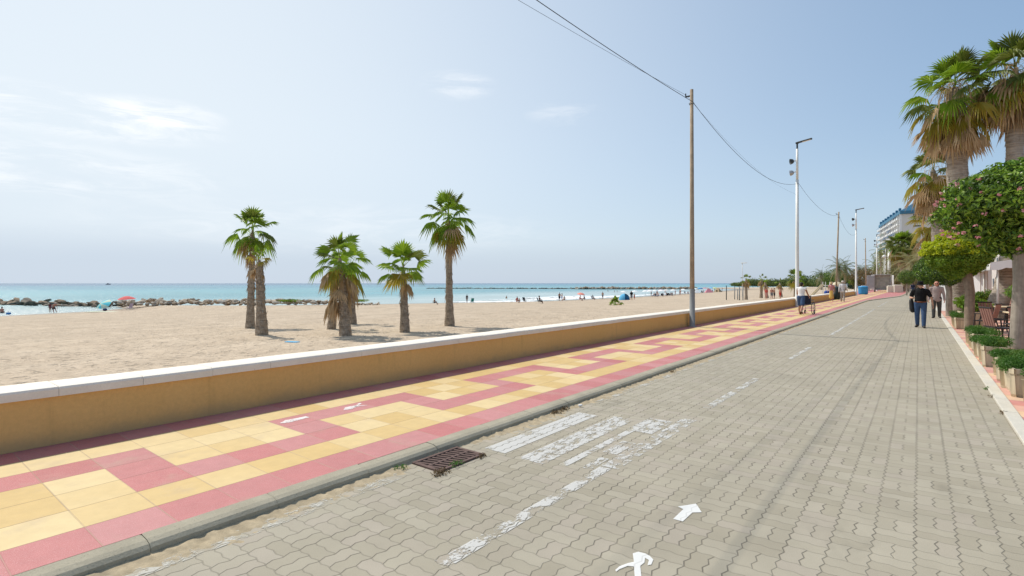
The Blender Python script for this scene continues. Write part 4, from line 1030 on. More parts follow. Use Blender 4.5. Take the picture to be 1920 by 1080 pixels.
# people farther up the promenade
straw = cloth('straw', (.50, .38, .20)); cream = cloth('cream_hat', (.66, .60, .50))
person('woman in straw hat, pink top and yellow skirt walking on the tiles', at(1559, 565, PZ), R(180), 1.64, dict(WALK, tl=8, tr=-8, kr=12), 'tan', (('skirt', W_('yellow', .72, .50, .14)), ('vest', W_('dusty_pink', .50, .22, .22))), 'brown', ('brim', straw), .016)
person('man in white shirt, grey trousers and pale sun hat walking away', at(1580, 565.5, PZ), 0.0, 1.74, dict(WALK, tl=10, tr=-8, kr=14, br=16), 'tan', (('trousers', W_('light_grey', .36, .33, .30)), ('shirt', W_('pale_grey', .60, .60, .62))), 'grey', ('wide', cream), .016)
person('person in navy top beyond the man in the black hat', at(1712, 553, 0), 0.0, 1.72, WALK, 'tan', (('trousers', denim), ('shirt', M_navy)), 'dark', None, .02)
person('person in white t-shirt far up the road between the two walking men', at(1736, 551, 0), 0.0, 1.70, WALK, 'tan', (('trousers', W_('sky_blue', .28, .40, .55)), ('tshirt', white_c)), 'brown', None, .022)
person('person in yellow top far up the road close to the bald man', at(1743.5, 548, 0), R(180), 1.68, WALK, 'tan', (('shorts', W_('sand', .40, .32, .22)), ('tshirt', W_('yellow', .72, .50, .14))), 'dark', None, .024)
# cyclist at the kerb by the planters
cyc = at(1693, 547.5, 0)
bk = empty('bicycle', cyc, R(8), 'dark bicycle at the pavement edge past the cargo trailer', 'bicycle')
wheel(bk, 0, -.5, .34, .03, 14); wheel(bk, 0, .52, .34, .03, 14)
m = MB(); Pb = dict(b=(0, -.06, .30), s=(0, -.22, .78), h=(0, .36, .82), r=(0, -.5, .34), f=(0, .52, .34))
for a, b in ('bs', 'sh', 'bh', 'br', 'sr', 'hf'): m.tube([Pb[a], Pb[b]], .018, 6)
m.tube([(0, .36, .82), (0, .33, .98)], .014, 6); m.build('frame', M_tyre, bk)
MB().tube([(-.28, .22, 1.0), (-.1, .33, .98), (.1, .33, .98), (.28, .22, 1.0)], .014, 6).build('handlebar', M_tyre, bk); MB().bbox((0, -.25, .86), (.14, .25, .06), .02).build('saddle', M_tyre, bk)
person('cyclist in dark clothes sitting on the bicycle', cyc + Vector((.03, -.22, .0)), R(8), 1.7, dict(tl=62, kl=62, tr=38, kr=30, al=48, ar=48, el=18, er=18, lean=22), 'tan', (('trousers', W_('brown_cloth', .10, .07, .055)), ('tshirt', W_('taupe', .22, .17, .14))), 'grey', None, .022, seat=.84)

# ------------------------------------------------------------------ beach furniture
M_pole = plain('thin_white_pole', (.7, .7, .68), .4, .05, 5, 0); M_alu = plain('aluminium_tube', (.45, .45, .46), .4, .05, 5, 0, 40, .5, .7)
fab = {n: cloth('parasol_' + n, c, .8) for n, c in (('white', (.80, .80, .79)), ('turquoise', (.14, .62, .68)), ('coral', (.72, .15, .14)), ('salmon', (.80, .29, .22)), ('blue', (.06, .20, .46)), ('skyblue', (.12, .42, .66)), ('pale', (.62, .68, .52)), ('navy', (.03, .05, .13)), ('teal', (.03, .24, .22)), ('dark', (.025, .03, .035)), ('tan', (.36, .27, .17)), ('pink', (.58, .24, .28)), ('lilac', (.50, .44, .56)), ('lime', (.55, .62, .20)))}
def parasol(label, loc, r, H, mat, tilt=0.0, az=0.0, mat2=None, group=None, sink=.28):
    root = empty('beach_umbrella', loc, az, label, 'umbrella', group); rot = Matrix.Rotation(tilt, 3, 'X'); n = 8
    topp = Vector((0, 0, H)); mb = MB(); knee = Vector((0, 0, H * .62))
    c = knee + rot @ Vector((0, 0, H * .38)); V = [c + rot @ Vector((0, 0, .02))]
    for j, (t, dz) in enumerate(((.35, -.05), (.7, -.19), (1.0, -.36))):
        for k in range(n * 2):
            a = 2 * math.pi * k / (n * 2); sc = 1 if k % 2 == 0 else .965; V.append(c + rot @ Vector((math.cos(a) * r * t * sc, math.sin(a) * r * t * sc, dz * r * 1.05 - (.0 if k % 2 == 0 else -.02 * r))))
    m_ = n * 2; fs = [(0, 1 + k, 1 + (k + 1) % m_) for k in range(m_)]; mi = [((k // 2) % 2 if mat2 else 0) for k in range(m_)]
    for j in range(2):
        for k in range(m_): fs.append((1 + j * m_ + k, 1 + (j + 1) * m_ + k, 1 + (j + 1) * m_ + (k + 1) % m_, 1 + j * m_ + (k + 1) % m_)); mi.append((k // 2) % 2 if mat2 else 0)
    mb.v = [tuple(v) for v in V]; mb.f = fs; mb.m = mi; mb.build('canopy', [mat, mat2 or mat], root)
    MB().tube([(0, 0, -sink), knee, c], .018, 6).build('pole', M_pole, root); return root
def beach_chair(label, loc, rz, mat, group=None):
    root = empty('beach_chair', loc, rz, label, 'chair', group)
    MB().bbox((0, .05, .30), (.50, .46, .02), .006, Matrix.Rotation(R(8), 3, 'X')).build('seat', mat, root); MB().bbox((0, -.33, .60), (.50, .02, .66), .006, Matrix.Rotation(R(24), 3, 'X')).build('backrest', mat, root)
    m = MB()
    for s in (-1, 1): m.tube([(s * .27, .26, 0), (s * .27, -.1, .36), (s * .27, -.48, .92)], .013, 6); m.tube([(s * .27, -.36, 0), (s * .27, .12, .34), (s * .27, .28, .34)], .013, 6); m.tube([(s * .28, -.28, .52), (s * .28, .22, .52)], .015, 6)
    m.tube([(-.27, -.48, .92), (.27, -.48, .92)], .013, 6); m.build('frame', M_alu, root); return root
tr = lambda n, *c: ('trunks', cloth('swim_' + n, c)); bi = lambda n, *c: ('bikini', cloth('swim_' + n, c)); su = lambda n, *c: ('swimsuit', cloth('swim_' + n, c))
BLK, RED, BLU, NAV = (.02, .02, .025), (.42, .04, .03), (.05, .14, .40), (.02, .03, .08)
# left: lagoon
person('bather sitting on the sand at the water edge beside a blue bag', on_sand(3, 590.5), R(60), 1.7, SITG, 'red', (tr('black', *BLK),), 'dark', None, .024)
bg_ = empty('beach_bag', on_sand(16, 591), R(20), 'blue beach bag on the sand next to the sitting bather', 'bag'); MB().box((0, 0, .17), (.5, .3, .34), None, 0, .85).build('bag_body', fab['blue'], bg_); MB().tube([(-.14, 0, .33), (-.1, 0, .48), (.1, 0, .48), (.14, 0, .33)], .015, 6).build('handle', fab['blue'], bg_)
person('bather bending over at the shallow lagoon, orange tan', on_sand(99.5, 587), R(-75), 1.75, BEND, 'red', (tr('black', *BLK),), 'grey', None, .024)
person('smaller bather in dark red swimsuit beside the bending one', on_sand(94, 586.5), R(100), 1.35, STAND, 'tan', (su('wine', .16, .03, .04),), 'brown', None, .024)
parasol('turquoise and pale parasol tipped over on its side at the shore', on_sand(193, 580) + Vector((0, 0, -.15)), 1.35, 1.15, fab['turquoise'], R(48), R(17), fab['pale'])
parasol('red parasol standing over a folding chair at the shore', on_sand(238, 581), 1.12, 1.95, fab['coral'], R(4), 0.4)
beach_chair('pale folding chair under the red parasol', on_sand(243, 580.5), R(110), fab['lilac'])
tw = on_sand(194, 585); t_ = empty('beach_towel', tw, R(35), 'pale towel spread at the lagoon edge below the tipped parasol', 'towel'); MB().bbox((0, 0, .03), (4.2, 1.0, .05), .015).build('cloth', fab['pale'], t_)
b_ = empty('beach_bag', on_sand(197, 583), 0, 'dark bag on the pale towel near the tipped parasol', 'bag'); remesh(MB().capsule((-.3, 0, .18), (.3, 0, .2), .2, .18), 'bag_body', fab['navy'], .04, b_)
# middle: along the water's edge
person('bather kneeling in the shallows left of the tallest beach palm', on_sand(814, 571), R(-60), 1.65, SITG, 'brown', (tr('black', *BLK),), 'dark', None, .028)
person('bather in dark pink bikini standing in the surf', on_sand(866, 567.5), R(-150), 1.66, STAND, 'tan', (bi('pink', .35, .06, .10),), 'brown', None, .028)
person('bather in black swimsuit standing in the surf beside the pink bikini', on_sand(875.5, 567.5), R(30), 1.68, STAND, 'brown', (su('black', *BLK),), 'dark', None, .028)
beach_chair('teal beach chair at the edge of the surf', on_sand(885, 568.5), R(60), fab['teal'])
def swimmer(label, px, py, z=-1.0):
    q = at(px, py, SEA); person(label, q + Vector((0, 0, z)), random.uniform(0, 6), 1.7, STAND, 'tan', (tr('navy', *NAV),), 'dark', None, .03)
swimmer('lone swimmer standing waist deep beyond the surf', 949.5, 559.5)
person('sunbather in a red swimsuit sitting on the wet sand', on_sand(969, 568), R(-100), 1.65, SITG, 'tan', (su('red', *RED),), 'brown', None, .028)
person('child in blue trunks sitting beside the red swimsuit', on_sand(974, 567.5), R(60), 1.2, SITG, 'tan', (tr('blue', *BLU),), 'dark', None, .028)
q = on_sand(984, 567); beach_chair('empty grey beach chair near the red swimsuit', q, R(-110), fab['dark'])
q = on_sand(1012, 569); beach_chair('black high-backed beach chair alone at the tide line', q, R(-70), fab['dark']); person('sunbather dressed in black in the black high-backed chair', q + Vector((0, 0, .02)), R(-70), 1.7, SIT, 'brown', (su('black', *BLK), ('shorts', black)), 'dark', ('cap', black), .028, seat=.36)
person('tall bather in black trunks standing before the breaking waves', on_sand(1049, 564.5), R(20), 1.8, STAND, 'brown', (tr('black', *BLK),), 'dark', None, .03)
person('bather in blue trunks standing next to the tall one', on_sand(1053.5, 564), R(-30), 1.65, STAND, 'tan', (tr('blue', *BLU),), 'brown', None, .03)
person('bather sitting at the feet of the two standing by the waves', on_sand(1058.5, 564.5), R(80), 1.65, SITG, 'tan', (bi('black', *BLK),), 'dark', None, .03)
parasol('salmon pink parasol over two lounging bathers', on_sand(1089, 563.5), .85, 1.7, fab['salmon'], R(12), 1.0)
person('bather lounging under the salmon parasol, left one', on_sand(1087, 563.5), R(-70), 1.7, SITG, 'red', (tr('red', *RED),), 'brown', None, .03)
person('bather lounging under the salmon parasol, right one', on_sand(1096, 563.5), R(110), 1.7, SITG, 'tan', (su('navy', *NAV),), 'dark', None, .03)
q = on_sand(1112, 562.5); beach_chair('navy beach chair between salmon parasol and the young palm', q, R(-80), fab['navy']); person('sunbather in navy swimsuit in the navy beach chair', q, R(-80), 1.65, SIT, 'brown', (su('navy', *NAV),), 'dark', None, .03, seat=.36)
person('bather in grey trunks standing in the surf behind the young palm', on_sand(1130, 561), R(10), 1.75, STAND, 'tan', (tr('grey', .2, .2, .22),), 'brown', None, .03)
# blue pop-up tent and its people
q = on_sand(1171, 562.5); t_ = empty('beach_tent', q, R(30), 'bright blue pop-up shelter on the sand', 'beach tent'); V = []; 
for j in range(7):
    e = j / 6 * math.pi / 2
    for k in range(15): a = math.pi * .10 + k / 14 * math.pi * 1.4; V.append((1.15 * math.cos(a) * math.cos(e), 1.0 * math.sin(a) * math.cos(e), 1.3 * math.sin(e)))
np_mesh('shell', V, [(j * 15 + k, j * 15 + k + 1, (j + 1) * 15 + k + 1, (j + 1) * 15 + k) for j in range(6) for k in range(14)], fab['skyblue'], smooth=True, parent=t_); MB().box((0, 0, .015), (1.9, 1.6, .03)).build('groundsheet', fab['blue'], t_)
person('dark-clad bather standing right of the blue shelter', on_sand(1184, 563.5), R(200), 1.78, STAND, 'tan', (('tshirt', black), tr('grey', .2, .2, .22)), 'dark', None, .03)
person('child standing between the blue shelter and the far crowd', on_sand(1189.5, 562), R(170), 1.25, STAND, 'tan', (tr('red', *RED),), 'brown', None, .03)
# crowd of bathers and parasols along the far shore
rr = random.Random(77); WU = 'white parasols of the far crowd'
def far_on(px, py): return on_sand(px, py)
for px, py in ((1169, 557), (1190, 557.5), (1210, 555.5), (1219, 557), (1228, 554.5), (1240, 556), (1249, 554), (1262, 554), (1281, 551.5), (1304, 549)):
    parasol('white parasol in the row along the far shore', far_on(px, py), 1.0, 1.9, fab['white'], R(rr.uniform(-6, 6)), rr.uniform(0, 6), None, WU)
for px, py, c, lb in ((1303, 547, 'turquoise', 'turquoise parasol standing up highest in the far crowd'), (1311, 546.5, 'skyblue', 'sky blue parasol right of the turquoise one, far crowd'), (1314, 548.5, 'blue', 'deep blue parasol in the middle of the far crowd'), (1322, 546, 'pink', 'pale pink parasol behind the deep blue one'), (1333, 546.5, 'skyblue', 'sky blue parasol above the reddish tent, far crowd'), (1341, 547, 'lime', 'lime parasol beside the tan tent, far crowd'), (1217, 553, 'lilac', 'lilac parasol behind the white row by the water'), (1239, 552.5, 'lilac', 'greyish lilac parasol farther along the white row')):
    parasol(lb, far_on(px, py), 1.15, 2.0, fab[c], R(rr.uniform(-8, 8)), rr.uniform(0, 6))
def far_tent(label, px, py, mat, s=1.0):
    q = far_on(px, py); t = empty('beach_tent', q, rr.uniform(0, 6), label, 'beach tent'); mb = MB()
    mb.add([(-1.3 * s, -1 * s, 0), (1.3 * s, -1 * s, 0), (1.3 * s, 1 * s, 0), (-1.3 * s, 1 * s, 0), (-.4 * s, 0, 1.4 * s), (.4 * s, 0, 1.4 * s)], [(0, 1, 5, 4), (1, 2, 5), (2, 3, 4, 5), (3, 0, 4), (0, 3, 2, 1)]); mb.build('shell', mat, t)
far_tent('reddish pink beach tent in the far crowd', 1329, 548.5, fab['pink'], 1.2); far_tent('tan open beach tent at the end of the far crowd', 1346, 547.5, fab['tan'], 1.2); far_tent('low white beach tent at the left of the far crowd', 1307, 549, fab['white'], .9)
proto = []
for k, (ps, sk, of, hr) in enumerate(((STAND, 'tan', (tr('black', *BLK),), 'dark'), (STAND, 'red', (bi('black', *BLK),), 'brown'), (SITG, 'brown', (su('navy', *NAV),), 'dark'), (SIT, 'tan', (tr('blue', *BLU),), 'dark'), (STAND, 'brown', (su('red', *RED),), 'dark'))):
    sp = [(1221, 555), (1232, 556.3), (1229, 556.8), (1235, 556.5), (1266, 553.5)][k]
    lb = ('bather in black trunks standing in the far crowd', 'bather in black bikini standing in the far crowd', 'bather in navy swimsuit sitting in the far crowd', 'bather in blue trunks sitting in the far crowd', 'bather in red swimsuit standing in the far crowd')[k]
    kw = dict(seat=.34) if ps is SIT else {}
    o, _ = person(lb, far_on(*sp), rr.uniform(0, 6), 1.7, ps, sk, of, hr, None, .04, 'bathers of the far crowd', **kw); proto.append(o)
for px, py, k in ((1243, 556, 2), (1250, 555, 3), (1257, 555, 2), (1260, 554.5, 3), (1274, 553, 0), (1276, 553, 1), (1298, 549.5, 0), (1303, 549, 2), (1316, 549.5, 2), (1319, 549, 3), (1336, 547.5, 2), (1340, 545.5, 0), (1354, 545.5, 4), (1226, 556, 3), (1247, 552, 1), (1284, 551, 2), (1300, 545.5, 1), (1290, 552, 3)):
    c = copy_tree(proto[k]); c.location = far_on(px, py); c.rotation_euler.z = rr.uniform(0, 6)
proto2 = [beach_chair('dark folding chair among the far crowd under white parasols', far_on(1230, 557.2), 2.0, fab['dark'], 'chairs of the far crowd')]
for px, py in ((1233, 557), (1242, 556.5), (1251, 555.7), (1256, 555.3), (1262, 555), (1317, 549.8), (1344, 548)):
    c = copy_tree(proto2[0]); c.location = far_on(px, py); c.rotation_euler.z = rr.uniform(0, 6)
for px, py, lb in ((1140, 545.5, 'far swimmer left of the breakwater gap'), (1152, 546.5, 'left of two far swimmers close together'), (1157, 546.5, 'right of two far swimmers close together')): swimmer(lb, px, py + 1.0, -.9)
# people among the small far palms
for px, py, lb, of, sk in ((1437, 561, 'person in red top between the two touching far palms', (('tshirt', W_('red_top', .50, .10, .08)), ('shorts', W_('pink_shorts', .5, .25, .22))), 'red'), (1447, 560.5, 'shirtless person in grey trunks by the far palms', (tr('grey', .2, .2, .22),), 'red'), (1452, 560.5, 'person in dark trunks beside the shirtless one by the far palms', (tr('black', *BLK),), 'brown'), (1463, 560, 'person in bright red shorts beside the withered far palm', (tr('red', *RED),), 'red')):
    person(lb, on_sand(px, py), rr.uniform(2, 4), 1.72, STAND, sk, of, 'dark', None, .03)
# ------------------------------------------------------------------ poles, lamps, cables
M_wood = plain('weathered_pole_wood', (.42, .32, .22), .85, .2, 5, .4, 30, .2, 0, .3); M_pgrey = plain('grey_painted_base', (.25, .26, .26), .7, .12); M_white = plain('white_painted_steel', (.74, .735, .70), .45, .06, 5, .05, 40, .4)
M_lamp = plain('dark_lamp_metal', (.030, .042, .050), .5, .1, 6, .05, 40, .5); M_cable = plain('black_cable', (.03, .035, .04), .7, .05, 5, 0)
WX = -6.46
def wood_pole(label, y, top, tilt=0.0, x=WX):
    r = empty('utility_pole', (x, y, PZ), 0, label, 'pole', 'wooden poles along the wall'); H = top - PZ
    MB().tube([(0, 0, -.1), (tilt * .35, 0, H * .35), (tilt, 0, H)], [.088, .078, .058], 14).build('shaft', M_wood, r, smooth=True)
    MB().lathe([(.16, 0), (.16, .015), (.097, .02), (.092, 1.35), (.089, 1.37)], (0, 0, .0), 16).build('painted_base', M_pgrey, r, smooth=True)
    m = MB(); m.bbox((tilt - .11, 0, H - .22), (.24, .05, .05), .008); m.tube([(tilt - .22, 0, H - .24), (tilt - .22, 0, H - .10)], .022, 8); m.build('bracket', M_lamp, r)
    MB().tube([(tilt + .085 * math.cos(a), .085 * math.sin(a), H - .52 + .03 * math.sin(2 * a)) for a in [k * .5 for k in range(14)]], .012, 6).build('cable_clamp', M_lamp, r); return r
wood_pole('nearest brown wooden pole standing against the low wall', 18.84, 8.68, -.02)
wood_pole('second wooden pole, leaning, beyond the first white lamp post', 60.3, 8.7, .25)
wood_pole('thin far wooden pole beyond the second white lamp post', 98, 8.7, -.1)
def lamp_post(label, y, H, x=WX, n=2):
    r = empty('lamp_post', (x, y, PZ), 0, label, 'lamp post', 'white lamp posts along the wall')
    MB().tube([(0, 0, -.1), (0, 0, .02), (0, 0, 4), (0, 0, H - 2.6)], [.22, .125, .105, .092], 16).build('post', M_white, r, smooth=True)
    MB().tube([(0, 0, H - 2.62), (0, 0, H - .5)], [.078, .074], 14).build('upper_tube', M_white, r, smooth=True)
    m = MB(); m.tube([(0, 0, H - .5), (0, 0, H - .1)], .055, 10); m.build('neck', M_lamp, r)
    m = MB(); rt = Matrix.Rotation(R(-9), 3, 'Y'); m.bbox((.42, 0, H - .02), (.95, .24, .09), .03, rt); m.bbox((0, 0, H - .1), (.2, .16, .12), .03); m.build('lamp_head', M_lamp, r)
    MB().bbox((.55, 0, H - .045), (.5, .17, .02), .005, rt).build('lens', M_white, r)
    for k, (az_, z) in enumerate(((R(205), H - 1.28), (R(178), H - 2.02))[:n]):
        h = Vector((math.cos(az_), math.sin(az_), -.15)).normalized(); q = h.to_track_quat('Z', 'Y').to_matrix()
        f = MB().lathe([(.02, -.10), (.10, -.08), (.16, .0), (.19, .12), (.195, .14), (.17, .13), (.1, .05)], Vector((0, 0, z)) + h * .30, 16, 0, q).build('floodlight', M_lamp if k == 0 else M_alu, r, smooth=40)
        MB().tube([Vector((0, 0, z)), Vector((0, 0, z)) + h * .24], .025, 8).build('arm', M_wood, f)
    return r
lamp_post('nearest tall white lamp post with two floodlights', 39.5, 11.15); lamp_post('second white lamp post beside the blue bin', 81.5, 11.3); lamp_post('third white lamp post, far up the promenade', 127, 11.4, -6.6); lamp_post('fourth white lamp post in front of the tower block', 172, 11.4, -7.0)
def cable(label, pts, r=.009):
    o = empty('overhead_cable', pts[0], 0, label, 'cable'); P0 = Vector(pts[0]); out = []
    for (a, b, sag) in zip(pts, pts[1:], [2.0 * 0] * len(pts)):
        pass
    me = MB().tube([Vector(p) - P0 for p in pts], r, 6).build('wire', M_cable, o, smooth=True); return o
def span(a, b, sag, n=22): a, b = Vector(a), Vector(b); return [a.lerp(b, t / n) - UP * sag * 4 * (t / n) * (1 - t / n) for t in range(n + 1)]
lamp_post('white lamp post just outside the view beside the wall', -2.0, 11.15)
cable('thick cable rising from the nearest wooden pole out of the view', span((WX + .09, -2.0, 7.55), (WX + .05, 18.84, 8.2), .22))
cable('thin upper cable rising from the nearest wooden pole out of the view', span((WX - .3, -2.0, 7.05), (WX - .22, 18.84, 8.52), .12), .004)
cable('sagging cable between nearest wooden pole and first lamp post', span((WX + .06, 18.84, 8.16), (WX + .08, 39.5, 8.40), 1.0))
cable('thin upper cable sagging from nearest wooden pole to first lamp post', span((WX - .2, 18.84, 8.50), (WX - .1, 39.5, 7.7), .55), .003)
cable('sagging cable between first lamp post and second wooden pole', span((WX + .08, 39.5, 8.40), (WX + .25, 60.3, 8.35), .68))
cable('faint cable from second wooden pole to second lamp post', span((WX + .25, 60.3, 8.35), (WX + .08, 81.5, 8.2), .9), .009)
# goal posts on the sand
for px, y0, y1, lb in ((1362, 536, 562.5, 'dark thin post standing apart on the far sand'), (1377.5, 537, 561.5, 'grey post left of the close group on the sand'), (1383, 544, 562, 'shortest post of the group on the sand'), (1386.5, 537, 563, 'thick grey post in the middle of the group'), (1393, 537, 563, 'grey post beside the far skirted palm')):
    q = on_sand(px, y1); r = empty('sand_post', q, 0, lb, 'post', 'posts at the far playing field'); d = depth(q)
    MB().tube([(0, 0, -.1), (0, 0, (y1 - y0) * d / F)], .07 if px != 1386.5 else .085, 8).build('shaft', M_lamp if px == 1362 else M_pgrey, r, smooth=True); MB().lathe([(.075, 0), (.09, .03), (.02, .06), (.001, .06)], (0, 0, (y1 - y0) * d / F), 8).build('cap', M_lamp, r)
q = on_sand(1392, 553); d = 110; x, y = at_d(1392, d); r = empty('street_lamp', (x, y, zs(x, y)), 0, 'slim pale lamp post with flat white head on the far beach', 'lamp post')
zt = Z(493, d) - zs(x, y); MB().tube([(0, 0, 0), (0, 0, zt)], [.09, .06], 8).build('shaft', M_pole, r, smooth=True); MB().bbox((.3, 0, zt), (1.2, .4, .14), .04).build('lamp_head', M_pole, r)
# boat on the horizon
x, y = at_d(203, 1500); r = empty('boat', (x, y, SEA), YAW, 'tiny fishing boat on the horizon', 'boat')
MB().add([(-8, 0, 1.6), (-6, 2, 1.3), (6, 2, 1.3), (8.5, 0, 2.4), (6, -2, 1.3), (-6, -2, 1.3), (-7, 0, -.5), (6, 0, -.5)], [(0, 1, 2, 3, 4, 5), (0, 6, 1), (1, 6, 7, 2), (2, 7, 3), (3, 7, 4), (4, 7, 6, 5), (5, 6, 0)]).build('hull', fab['navy'], r)
MB().bbox((-1.5, 0, 2.6), (4, 2.6, 2.6), .2).build('cabin', M_pgrey, r); MB().tube([(2.5, 0, 1.2), (2.5, 0, 5.6)], .12, 6).build('mast', M_lamp, r)

# ------------------------------------------------------------------ promenade furniture
M_blue = plain('blue_plastic', (.035, .25, .50), .45, .1, 4, .1); M_bin = plain('dark_green_plastic', (.02, .035, .033), .5, .15)
def bin_(label, q, w, h, mat, lid=True):
    r = empty('litter_bin', q, .1, label, 'bin'); MB().lathe([(.001, 0), (w * .42, 0), (w * .5, h * .1), (w * .52, h * .8), (w * .5, h * .82)], (0, 0, 0), 18).build('bin_body', mat, r, smooth=35)
    MB().lathe([(w * .54, h * .8), (w * .55, h * .86), (w * .46, h * .95), (w * .2, h), (.001, h * 1.01)], (0, 0, 0), 18).build('lid', mat, r, smooth=35); return r
bin_('bright blue drum-shaped bin beside the second white lamp post', Vector((-6.15, 88, PZ)), 1.15, 1.2, M_blue)
bin_('dark green bin at the foot of the second wooden pole', Vector((-6.2, 58.8, PZ)), .52, 1.25, M_bin)
bin_('blue box-like bin behind the wall near the yellow skirt', Vector((-8.6, 72, zs(-8.6, 72))), .6, 1.5, plain('deep_blue_plastic', (.02, .06, .28), .5, .1))
# trailer with its doors open
q = at_d(1655, 92); tq = (q[0], q[1], PZ); r = empty('cargo_trailer', tq, R(10), 'grey box trailer with open doors on the promenade', 'trailer')
M_pan = plain('grey_panel', (.36, .36, .37), .6, .08, 2, .1, 8); M_tr = plain('dull_grey_interior', (.36, .36, .32), .8, .25, 3, .2, 8); M_tw = plain('dirty_white_panel', (.60, .60, .60), .55, .1, 2)
W, Hh, D = 2.35, 2.55, 4.0; m = MB()
m.bbox((-W / 2, D / 2, .45 + Hh / 2), (.10, D, Hh), .02); m.bbox((W / 2, D / 2, .45 + Hh / 2), (.10, D, Hh), .02); m.bbox((0, D / 2, .45 + Hh + .05), (W + .14, D + .06, .12), .02); m.bbox((0, D / 2, .42), (W - .12, D, .10), .02); m.build('trailer_body', M_pan, r)
m = MB(); m.bbox((0, .55, .47 + Hh / 2), (W - .12, .06, Hh - .05), .01); m.build('inner_panel', M_tr, r)
m = MB()
for k, z in enumerate((.95, 1.6, 2.3)): m.bbox((-.2 + .25 * k, .50, z), (1.1 - .2 * k, .05, .05), .01)
m.bbox((-.45, .5, 1.35), (.16, .05, .22), .01); m.bbox((.5, .5, 1.05), (.5, .05, .12), .01); m.build('fittings', M_pan, r)
d1 = MB().bbox((-W / 2 - .62, -.18, .5 + Hh / 2), (1.15, .06, Hh * .93), .02, Matrix.Rotation(R(-14), 3, 'Z')).build('door', M_pan, r); tag(d1, 'left ribbed grey door'); m = MB()
for k in range(9): m.bbox((-W / 2 - .62, -.22, 1.0 + k * .22), (1.0, .05, .03), .004, Matrix.Rotation(R(-14), 3, 'Z'))
m.build('ribs', M_pgrey, d1)
d2 = MB().bbox((W / 2 + .24, -.35, .5 + Hh / 2), (.5, .06, Hh * .95), .02, Matrix.Rotation(R(-60), 3, 'Z')).build('door', M_tw, r); tag(d2, 'right white door')
for s in (-1, 1):
    w = MB().lathe([(.05, -.09), (.28, -.09), (.31, -.05), (.31, .05), (.28, .09), (.05, .09)], (s * (W / 2 - .05), .35, .31), 20, 0, Matrix.Rotation(R(90), 3, 'Y')).build('wheel', M_tyre, r, smooth=40); MB().lathe([(.001, -.1), (.16, -.095), (.17, .095), (.001, .1)], (s * (W / 2 - .05), .35, .31), 12, 0, Matrix.Rotation(R(90), 3, 'Y')).build('rim', M_chrome, w)
# pale concrete blocks and low planters by the trailer
for px, d, w, h, lb in ((1672, 89, 1.3, 1.1, 'low pale concrete block right of the cargo trailer'), (1684, 88, 1.2, 1.25, 'taller pale concrete block next to the bicycle'), (1622, 108, 1.6, 1.0, 'pale stone block behind the blue bin')):
    x, y = at_d(px, d); r = empty('concrete_block', (x, y, PZ), .2, lb, 'concrete block'); MB().bbox((0, 0, h / 2), (w, w * .8, h), .04).build('block', M_flat, r); MB().bbox((0, 0, h + .03), (w * .8, w * .6, .08), .02).build('top_slab', M_cap, r)
# tan playground slide beyond the wall
x, y = at_d(1543, 88); r = empty('playground_slide', (x, y, zs(x, y)), R(30), 'pale tan playground slide on the sand beyond the wall', 'slide'); zb = .0
M_play = plain('pale_play_plastic', (.60, .52, .36), .6, .1)
m = MB(); m.bbox((-.9, 0, 1.1), (2.6, .6, .08), .02, Matrix.Rotation(R(-48), 3, 'Y')); m.bbox((-.9, .32, 1.22), (2.6, .06, .25), .02, Matrix.Rotation(R(-48), 3, 'Y')); m.bbox((-.9, -.32, 1.22), (2.6, .06, .25), .02, Matrix.Rotation(R(-48), 3, 'Y')); m.build('chute', M_play, r)
m = MB(); m.bbox((.75, 0, 2.0), (1.2, 1.1, .1), .02)
for sx in (.2, 1.3):
    for sy in (-.5, .5): m.tube([(sx, sy, 0), (sx, sy, 2.6)], .06, 8)
m.build('tower', M_pole, r); MB().lathe([(.9, 2.3), (.9, 2.6), (.62, 3.0), (.2, 3.2), (.001, 3.25)], (2.2, 0, -.6), 16).build('dome', M_play, r, smooth=40)
# globe lamp and thin posts by the far palms
for px, d, hy, lb in ((1658, 120, 484, 'white globe lamp among the tall thin palm trunks'),):
    x, y = at_d(px, d); r = empty('globe_lamp', (x, y, PZ), 0, lb, 'lamp post'); zt = Z(hy, d) - PZ; MB().tube([(0, 0, 0), (0, 0, zt)], [.10, .07], 10).build('post', M_white, r, smooth=True); MB().lathe([(.001, -.42), (.25, -.34), (.42, 0), (.3, .3), (.001, .42)], (0, 0, zt + .35), 14).build('globe', M_white, r, smooth=True)
for px, d, y0, lb in ((1667, 118, 468, 'thick pale column left of the dense round-crowned palm'),):
    x, y = at_d(px, d); r = empty('pale_column', (x, y, PZ), 0, lb, 'column'); zt = Z(y0, d) - PZ; MB().tube([(0, 0, 0), (0, 0, zt)], [.30, .26], 14).build('shaft', M_white, r, smooth=True); MB().bbox((0, 0, zt + .06), (.7, .7, .12), .03).build('cap', M_white, r)
x, y = at_d(1684, 112); r = empty('street_pole', (x, y, PZ), 0, 'thin grey pole with a curved top beside the dense round-crowned palm', 'pole'); MB().tube([(0, 0, 0), (0, 0, 3.4), (.3, 0, 4.2)], .08, 8).build('shaft', M_pgrey, r, smooth=True); MB().bbox((.5, 0, 4.25), (.5, .2, .1), .03).build('lamp_head', M_pgrey, r)

